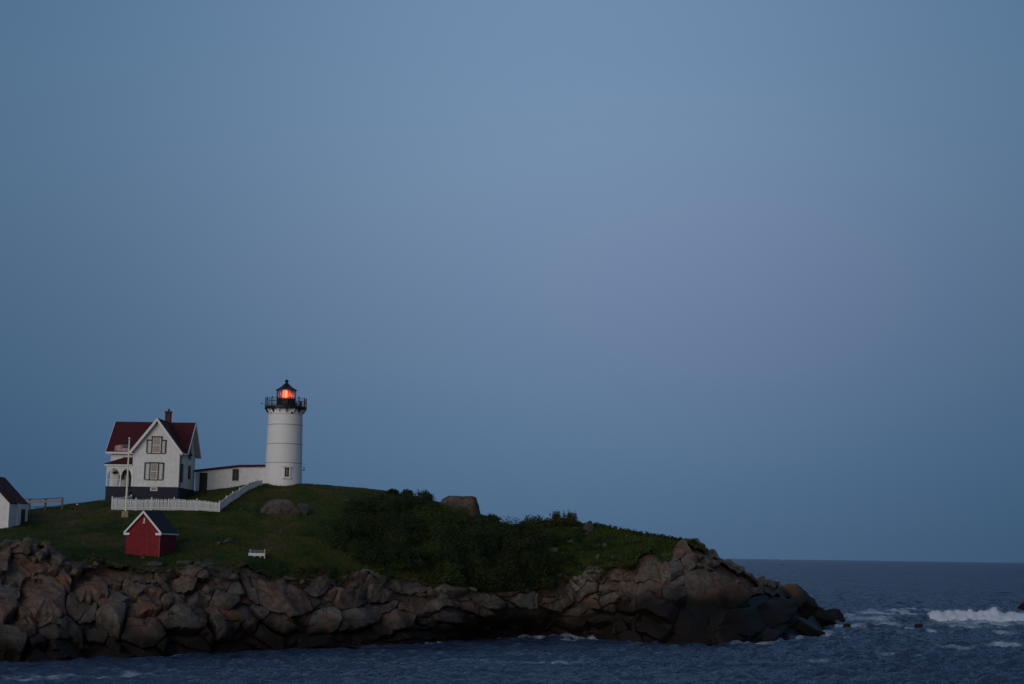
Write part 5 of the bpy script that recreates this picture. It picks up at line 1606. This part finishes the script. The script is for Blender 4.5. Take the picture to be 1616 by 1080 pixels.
# low dark bushes creeping between the pale rocks
pts, nrms = [], []
for k in range(110):
    a, b = random.uniform(850, 1040), random.uniform(838, 915)
    h, _ = on_ground(a, b)
    if h is None: continue
    r = random.uniform(0.35, 0.95)
    p, nn = dome_points((h.x, h.y, h.z - 0.1), r, r * 0.5, int(300 * r * r) + 20, 0.5)
    pts.append(p); nrms.append(nn)
nd = sum(len(p) for p in pts)
for k in range(90):                          # rusty brush on the bank above the middle rocks
    a, b = random.uniform(470, 720), random.uniform(-14, 9)
    b += c_of(a)
    h, _ = on_ground(a, b)
    if h is None: h = Vector(cliff_pt(a, max(0.0, (b - c_of(a)) / (w_of(a) - c_of(a)))))
    r = random.uniform(0.3, 0.9)
    p, nn = dome_points((h.x, h.y, h.z - 0.1), r, r * 0.6, int(300 * r * r) + 20, 0.5)
    pts.append(p); nrms.append(nn)
for k in range(150):                         # tufts and creepers hanging over the cliff edge
    a = random.uniform(-60, 560) if k % 3 else random.uniform(840, 1000)
    if noise.noise(Vector((a * 0.04, 6.6, 0))) < -0.15: continue
    b = c_of(a) + random.uniform(-8, 9)
    h = Vector(cliff_pt(a, (b - c_of(a)) / (w_of(a) - c_of(a)))) + Vector((0, -0.5, 0.15))
    g_ = gz(h.x, h.y, h.z)
    h.z = max(h.z, g_) if g_ - h.z < 1.5 else h.z
    r = random.uniform(0.25, 0.75)
    p, nn = dome_points((h.x, h.y, h.z - 0.05), r, r * 0.55, int(300 * r * r) + 20, 0.4)
    pts.append(p); nrms.append(nn)
nt_ = sum(len(p) for p in pts)
cb = link_mesh('creeping_shrubs', leaf_mesh('creeping_leaves', np.concatenate(pts), 0.14, np.concatenate(nrms), 0.8), [LEAFDK, LEAFBR])
cb.data.polygons.foreach_set('material_index', [0] * nd + [1] * (nt_ - nd))
tag(cb, 'low creeping brush among the pale rocks and along the bank above the shore', 'undergrowth', kind='stuff')

# ------------------------------------------------------------------ sea
def vnoise(x, y, seed=0):
    """smooth value noise in numpy"""
    xi, yi = np.floor(x).astype(np.int64), np.floor(y).astype(np.int64)
    xf, yf = x - xi, y - yi
    def hsh(a, b):
        h_ = (a * 374761393 + b * 668265263 + seed * 982451653) & 0xffffffff
        h_ = ((h_ ^ (h_ >> 13)) * 1274126177) & 0xffffffff
        return ((h_ ^ (h_ >> 16)) & 0xffff) / 65535.0
    u, v = xf * xf * (3 - 2 * xf), yf * yf * (3 - 2 * yf)
    return (hsh(xi, yi) * (1 - u) + hsh(xi + 1, yi) * u) * (1 - v) + (hsh(xi, yi + 1) * (1 - u) + hsh(xi + 1, yi + 1) * u) * v
def fbm(x, y, seed=0, o=4):
    s_, a, t = 0, 1.0, 0
    for k in range(o):
        s_ = s_ + a * vnoise(x * 2 ** k, y * 2 ** k, seed + k); t += a; a *= 0.55
    return s_ / t
gx = np.concatenate([-np.geomspace(60000, 75, 26), np.arange(-72, 122, 0.36), np.geomspace(124, 60000, 30)])
gy = np.concatenate([-np.geomspace(6000, 20, 8), np.arange(0, 96, 8.0), np.arange(97, 150, 0.34), 150 + np.cumsum(np.geomspace(0.34, 3.4, 260)), np.geomspace(540, 70000, 70)])
gy = np.unique(np.round(gy, 3))
X, Y = np.meshgrid(gx, gy)
rs = np.random.RandomState(4)
Zw = np.zeros_like(X)
wind = rad(-100)                             # the sea runs in from the right and far side
for k in range(46):
    lam = 0.95 * (12 / 0.95) ** (k / 45.0)
    th_ = wind + rs.normal(0, 0.75)
    kk = 2 * math.pi / lam
    amp = 0.0300 * lam ** 0.36
    ph = rs.uniform(0, 6.28)
    s_ = np.sin(kk * (X * math.cos(th_) + Y * math.sin(th_)) + ph + 2.2 * fbm(X / (lam * 3), Y / (lam * 3), k, 2))
    Zw += amp * (1 - 2 * np.abs(s_)) if k % 3 == 0 else amp * s_
fade = np.clip(1 - (Y - 300) / 900, 0, 1) * np.clip((Y - 60) / 40, 0, 1)
# calmer lee water under the cliff at the left
lee = np.clip((X + 5) / 40, 0, 1)
Zw *= fade * (0.55 + 0.45 * lee)
# the breaking swell on the right
bw0, bw1 = Pz(1462, 979), Pz(1660, 979)
wy0 = bw0.y + 0.0
def breaker_y(x): return wy0 + 0.03 * (x - bw0.x) + 0.8 * np.sin(x * 0.13)
side = np.clip((X - (bw0.x - 14)) / 14, 0, 1) * np.clip((140 - X) / 20, 0, 1)
dyb = Y - breaker_y(X)
Zw += side * 1.05 * np.exp(-np.where(dyb < 0, (dyb / 1.8) ** 2, (dyb / 6.0) ** 2))
Zw += 0.5 * np.clip((X + 10) / 40, 0, 1) * fade * np.exp(-((Y - wy0 - 34 - X * 0.05) / 6) ** 2)
# foam where waves break on rock or streak; offshore patches paint in smooth reflections
foam = np.zeros_like(X)
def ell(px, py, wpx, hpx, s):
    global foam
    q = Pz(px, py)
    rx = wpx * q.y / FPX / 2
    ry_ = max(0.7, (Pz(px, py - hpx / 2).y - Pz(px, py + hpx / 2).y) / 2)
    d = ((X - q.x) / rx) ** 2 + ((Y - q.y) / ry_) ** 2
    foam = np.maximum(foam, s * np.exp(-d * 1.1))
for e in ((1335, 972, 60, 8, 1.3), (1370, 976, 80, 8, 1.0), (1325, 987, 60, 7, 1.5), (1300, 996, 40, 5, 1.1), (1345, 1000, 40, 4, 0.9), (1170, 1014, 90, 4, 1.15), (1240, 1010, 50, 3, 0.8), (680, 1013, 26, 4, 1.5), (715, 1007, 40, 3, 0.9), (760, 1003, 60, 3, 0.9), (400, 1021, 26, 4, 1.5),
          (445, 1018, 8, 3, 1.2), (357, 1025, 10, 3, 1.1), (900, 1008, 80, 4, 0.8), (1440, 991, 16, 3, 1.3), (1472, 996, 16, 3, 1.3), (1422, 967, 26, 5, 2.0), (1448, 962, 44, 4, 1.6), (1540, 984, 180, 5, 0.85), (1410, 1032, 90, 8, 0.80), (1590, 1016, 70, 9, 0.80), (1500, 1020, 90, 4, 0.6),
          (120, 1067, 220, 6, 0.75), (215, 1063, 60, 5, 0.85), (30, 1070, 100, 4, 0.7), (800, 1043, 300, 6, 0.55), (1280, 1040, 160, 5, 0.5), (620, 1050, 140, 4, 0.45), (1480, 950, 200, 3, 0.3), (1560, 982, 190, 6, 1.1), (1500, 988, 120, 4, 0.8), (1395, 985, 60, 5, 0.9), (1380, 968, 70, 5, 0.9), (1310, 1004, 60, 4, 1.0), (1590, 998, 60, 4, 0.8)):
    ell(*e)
# wash along the foot of the rocks
o_ = np.argsort(RW[:, 0])
dsh = np.interp(X, RW[o_, 0], RW[o_, 1]) - Y
wash = np.exp(-((dsh - 1.2) / 1.3) ** 2) * np.clip((fbm(X * 0.11, X * 0 + 3.3, 77, 3) - 0.46) * 6, 0, 1) * (np.abs(X) < 75)
foam = np.maximum(foam, 0.72 * wash)
nf = fbm(X * 0.30, Y * 0.13, 31, 5)
foam = np.clip(foam * (0.60 + 1.25 * nf), 0, 1.4)
foam *= np.clip((Y - 90) / 10, 0, 1)
# small whitecaps on the highest crests of the open water
cap = np.clip((Zw - 0.42 - 0.5 * side) * 4, 0, 1) * np.clip((fbm(X * 0.09, Y * 0.06, 91, 3) - 0.60) * 10, 0, 1) * (dyb > 3)
foam = np.clip(foam + 0.55 * cap, 0, 1.3)
G = np.stack([X, Y, Zw], -1)
def sea_mat():
    m, nt, b, o = new_mat('sea_water')
    L = nt.links; N = nt.nodes.new
    geo = N('ShaderNodeNewGeometry')
    def noise_(scale, det, vec, rough=0.55):
        n = N('ShaderNodeTexNoise'); n.inputs['Scale'].default_value = scale; n.inputs['Detail'].default_value = det; n.inputs['Roughness'].default_value = rough
        L.new(vec, n.inputs['Vector']); return n.outputs[0]
    def mad(a, k, c):
        n = N('ShaderNodeMath'); n.operation = 'MULTIPLY_ADD'; L.new(a, n.inputs[0]); n.inputs[1].default_value = k
        if isinstance(c, float): n.inputs[2].default_value = c
        else: L.new(c, n.inputs[2])
        return n.outputs[0]
    mp = N('ShaderNodeMapping'); mp.inputs['Scale'].default_value = (1.0, 0.75, 1.0); mp.inputs['Rotation'].default_value = (0, 0, 0.12); L.new(geo.outputs['Position'], mp.inputs[0])
    v = mp.outputs[0]
    h = mad(noise_(1.3, 5, v, 0.62), 0.6, 0.0)
    h = mad(noise_(0.45, 4, v), 1.7, h)
    h = mad(noise_(0.18, 4, v), 2.6, h)
    h = mad(noise_(0.05, 4, v), 7.0, h)
    h = mad(noise_(0.011, 4, v), 22.0, h)
    bp = N('ShaderNodeBump'); bp.inputs['Strength'].default_value = 1.0; bp.inputs['Distance'].default_value = 0.75
    L.new(h, bp.inputs['Height'])
    # water: dark body plus sky reflection, kept below mirror strength as wind-roughened water is
    df = N('ShaderNodeBsdfDiffuse'); df.inputs[0].default_value = (0.028, 0.046, 0.090, 1); L.new(bp.outputs[0], df.inputs['Normal'])
    gl = N('ShaderNodeBsdfGlossy'); gl.inputs['Roughness'].default_value = 0.22; gl.inputs[0].default_value = (0.90, 0.96, 1.0, 1); L.new(bp.outputs[0], gl.inputs['Normal'])
    fr = N('ShaderNodeFresnel'); fr.inputs[0].default_value = 1.333; L.new(bp.outputs[0], fr.inputs['Normal'])
    fs = N('ShaderNodeMapRange'); fs.inputs[1].default_value = 0.02; fs.inputs[2].default_value = 1.0; fs.inputs[3].default_value = 0.02; fs.inputs[4].default_value = 0.62; L.new(fr.outputs[0], fs.inputs[0])
    wmx = N('ShaderNodeMixShader'); L.new(fs.outputs[0], wmx.inputs[0]); L.new(df.outputs[0], wmx.inputs[1]); L.new(gl.outputs[0], wmx.inputs[2])
    # foam and painted reflection patches, broken up by fine noise
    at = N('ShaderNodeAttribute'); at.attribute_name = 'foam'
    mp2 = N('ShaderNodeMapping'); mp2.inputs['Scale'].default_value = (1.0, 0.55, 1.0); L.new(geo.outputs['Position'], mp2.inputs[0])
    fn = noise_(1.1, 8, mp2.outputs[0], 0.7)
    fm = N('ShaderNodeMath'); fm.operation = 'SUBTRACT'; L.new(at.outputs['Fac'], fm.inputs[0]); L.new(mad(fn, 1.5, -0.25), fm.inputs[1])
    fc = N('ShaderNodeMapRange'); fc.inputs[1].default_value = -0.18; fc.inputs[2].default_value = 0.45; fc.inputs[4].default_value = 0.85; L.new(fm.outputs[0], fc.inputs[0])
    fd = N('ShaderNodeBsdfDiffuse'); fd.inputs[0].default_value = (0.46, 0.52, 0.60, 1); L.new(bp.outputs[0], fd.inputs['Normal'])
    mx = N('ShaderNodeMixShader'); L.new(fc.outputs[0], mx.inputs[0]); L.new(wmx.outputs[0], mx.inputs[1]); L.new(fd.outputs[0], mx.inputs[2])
    nt.nodes.remove(b)
    L.new(mx.outputs[0], o.inputs[0])
    return m
sea = grid_mesh('sea', G, sea_mat())
at_ = sea.data.attributes.new('foam', 'FLOAT', 'POINT')  # foam mask, painted reflection patches included
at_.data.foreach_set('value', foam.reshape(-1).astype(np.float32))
tag(sea, kind='structure', label='dark choppy blue sea reaching to the horizon')

# the white crest of the breaking wave: a tumbling ridge of foam with thrown spray
FOAM = paint('sea_foam', (0.52, 0.59, 0.67), 0.9, 0.12, 0.8, 0.6, 3)
xsB = np.arange(bw0.x + 0.1, bw1.x + 18, 0.22)
prof = np.linspace(0, 1, 18)
GB = np.zeros((len(prof), len(xsB), 3))
for i, x in enumerate(xsB):
    env = min(1.0, (x - bw0.x + 0.25) / 0.9)
    spike = 0.8 * math.exp(-((x - Pz(1557, 979).x) / 0.7) ** 2)
    hgt = env * (1.75 + 0.5 * noise.noise(Vector((x * 0.35, 1, 0))) + 0.35 * noise.noise(Vector((x * 1.1, 4, 0))) + spike)
    hgt *= 1.0 - 0.30 * max(0.0, min(1.0, (x - Pz(1570, 979).x) / 6))
    for j, t in enumerate(prof):
        yy = float(breaker_y(x)) - 2.3 + 5.2 * t + 0.5 * noise.noise(Vector((x * 0.5, t * 3, 2)))
        zz = hgt * (min(1.0, t / 0.38) ** 0.6 if t < 0.38 else max(0.0, 1 - ((t - 0.38) / 0.62) ** 1.5))
        zz += (0.34 * noise.noise(Vector((x * 0.9, t * 5, 7))) + 0.26 * noise.noise(Vector((x * 2.6, t * 12, 9))) + 0.14 * noise.noise(Vector((x * 6, t * 30, 9)))) * env - 0.15
        GB[j, i] = (x, yy, zz)
bo = grid_mesh('breaking_wave', GB, FOAM)
tag(bo, 'long white breaking wave rolling in at the right', 'wave', kind='stuff')
sp_ = []
for k in range(1500):
    i = random.randrange(len(xsB)); q = GB[random.randrange(5, 9), i]
    sp_.append(q + np.array((random.gauss(0, 0.25), random.gauss(0, 0.3), abs(random.gauss(0, 0.16)))))
for k in range(260):
    x = Pz(1557, 979).x + random.gauss(0, 0.5)
    sp_.append(np.array((x, float(breaker_y(x)), 1.6 + abs(random.gauss(0, 0.45)))))
tip = Pz(1316, 984)
spo = link_mesh('spray', leaf_mesh('spray', np.array(sp_), 0.10), FOAM)
tag(spo, 'fine white spray thrown up along the breaking wave', 'spray', kind='stuff')

# ------------------------------------------------------------------ a boat far out on the horizon
q = P(1234, 880, 2400)
q.z = 0.0
bt = empty('distant_boat', q)
tag(bt, 'tiny far-off boat with a pale mast top above the horizon', 'boat')
HULL = paint('boat_hull', (0.10, 0.13, 0.17), 0.6, 0.1)
MB().add([(-3.5, -1.2, 1.2), (3.0, -1.2, 1.2), (4.6, 0, 1.6), (3.0, 1.2, 1.2), (-3.5, 1.2, 1.2), (-3.0, -0.8, -0.4), (2.6, -0.7, -0.4), (3.4, 0, -0.4), (2.6, 0.7, -0.4), (-3.0, 0.8, -0.4)], ((0, 1, 2, 3, 4), (9, 8, 7, 6, 5), (0, 5, 6, 1), (1, 6, 7, 2), (2, 7, 8, 3), (3, 8, 9, 4), (4, 9, 5, 0))).build('hull', HULL, bt)
MB().box(-2.0, 0.6, -0.8, 0.8, 1.2, 2.8).build('cabin', HULL, bt)
MB().tube([(0, 0, 2.8), (0, 0, 8.0)], 0.09, 6).build('mast', HULL, bt)
MB().lathe([(0.1, 7.6), (0.8, 8.0), (0.8, 8.6), (0.1, 9.0)], 10).build('radar_dome', WHITE, bt)
print('done')
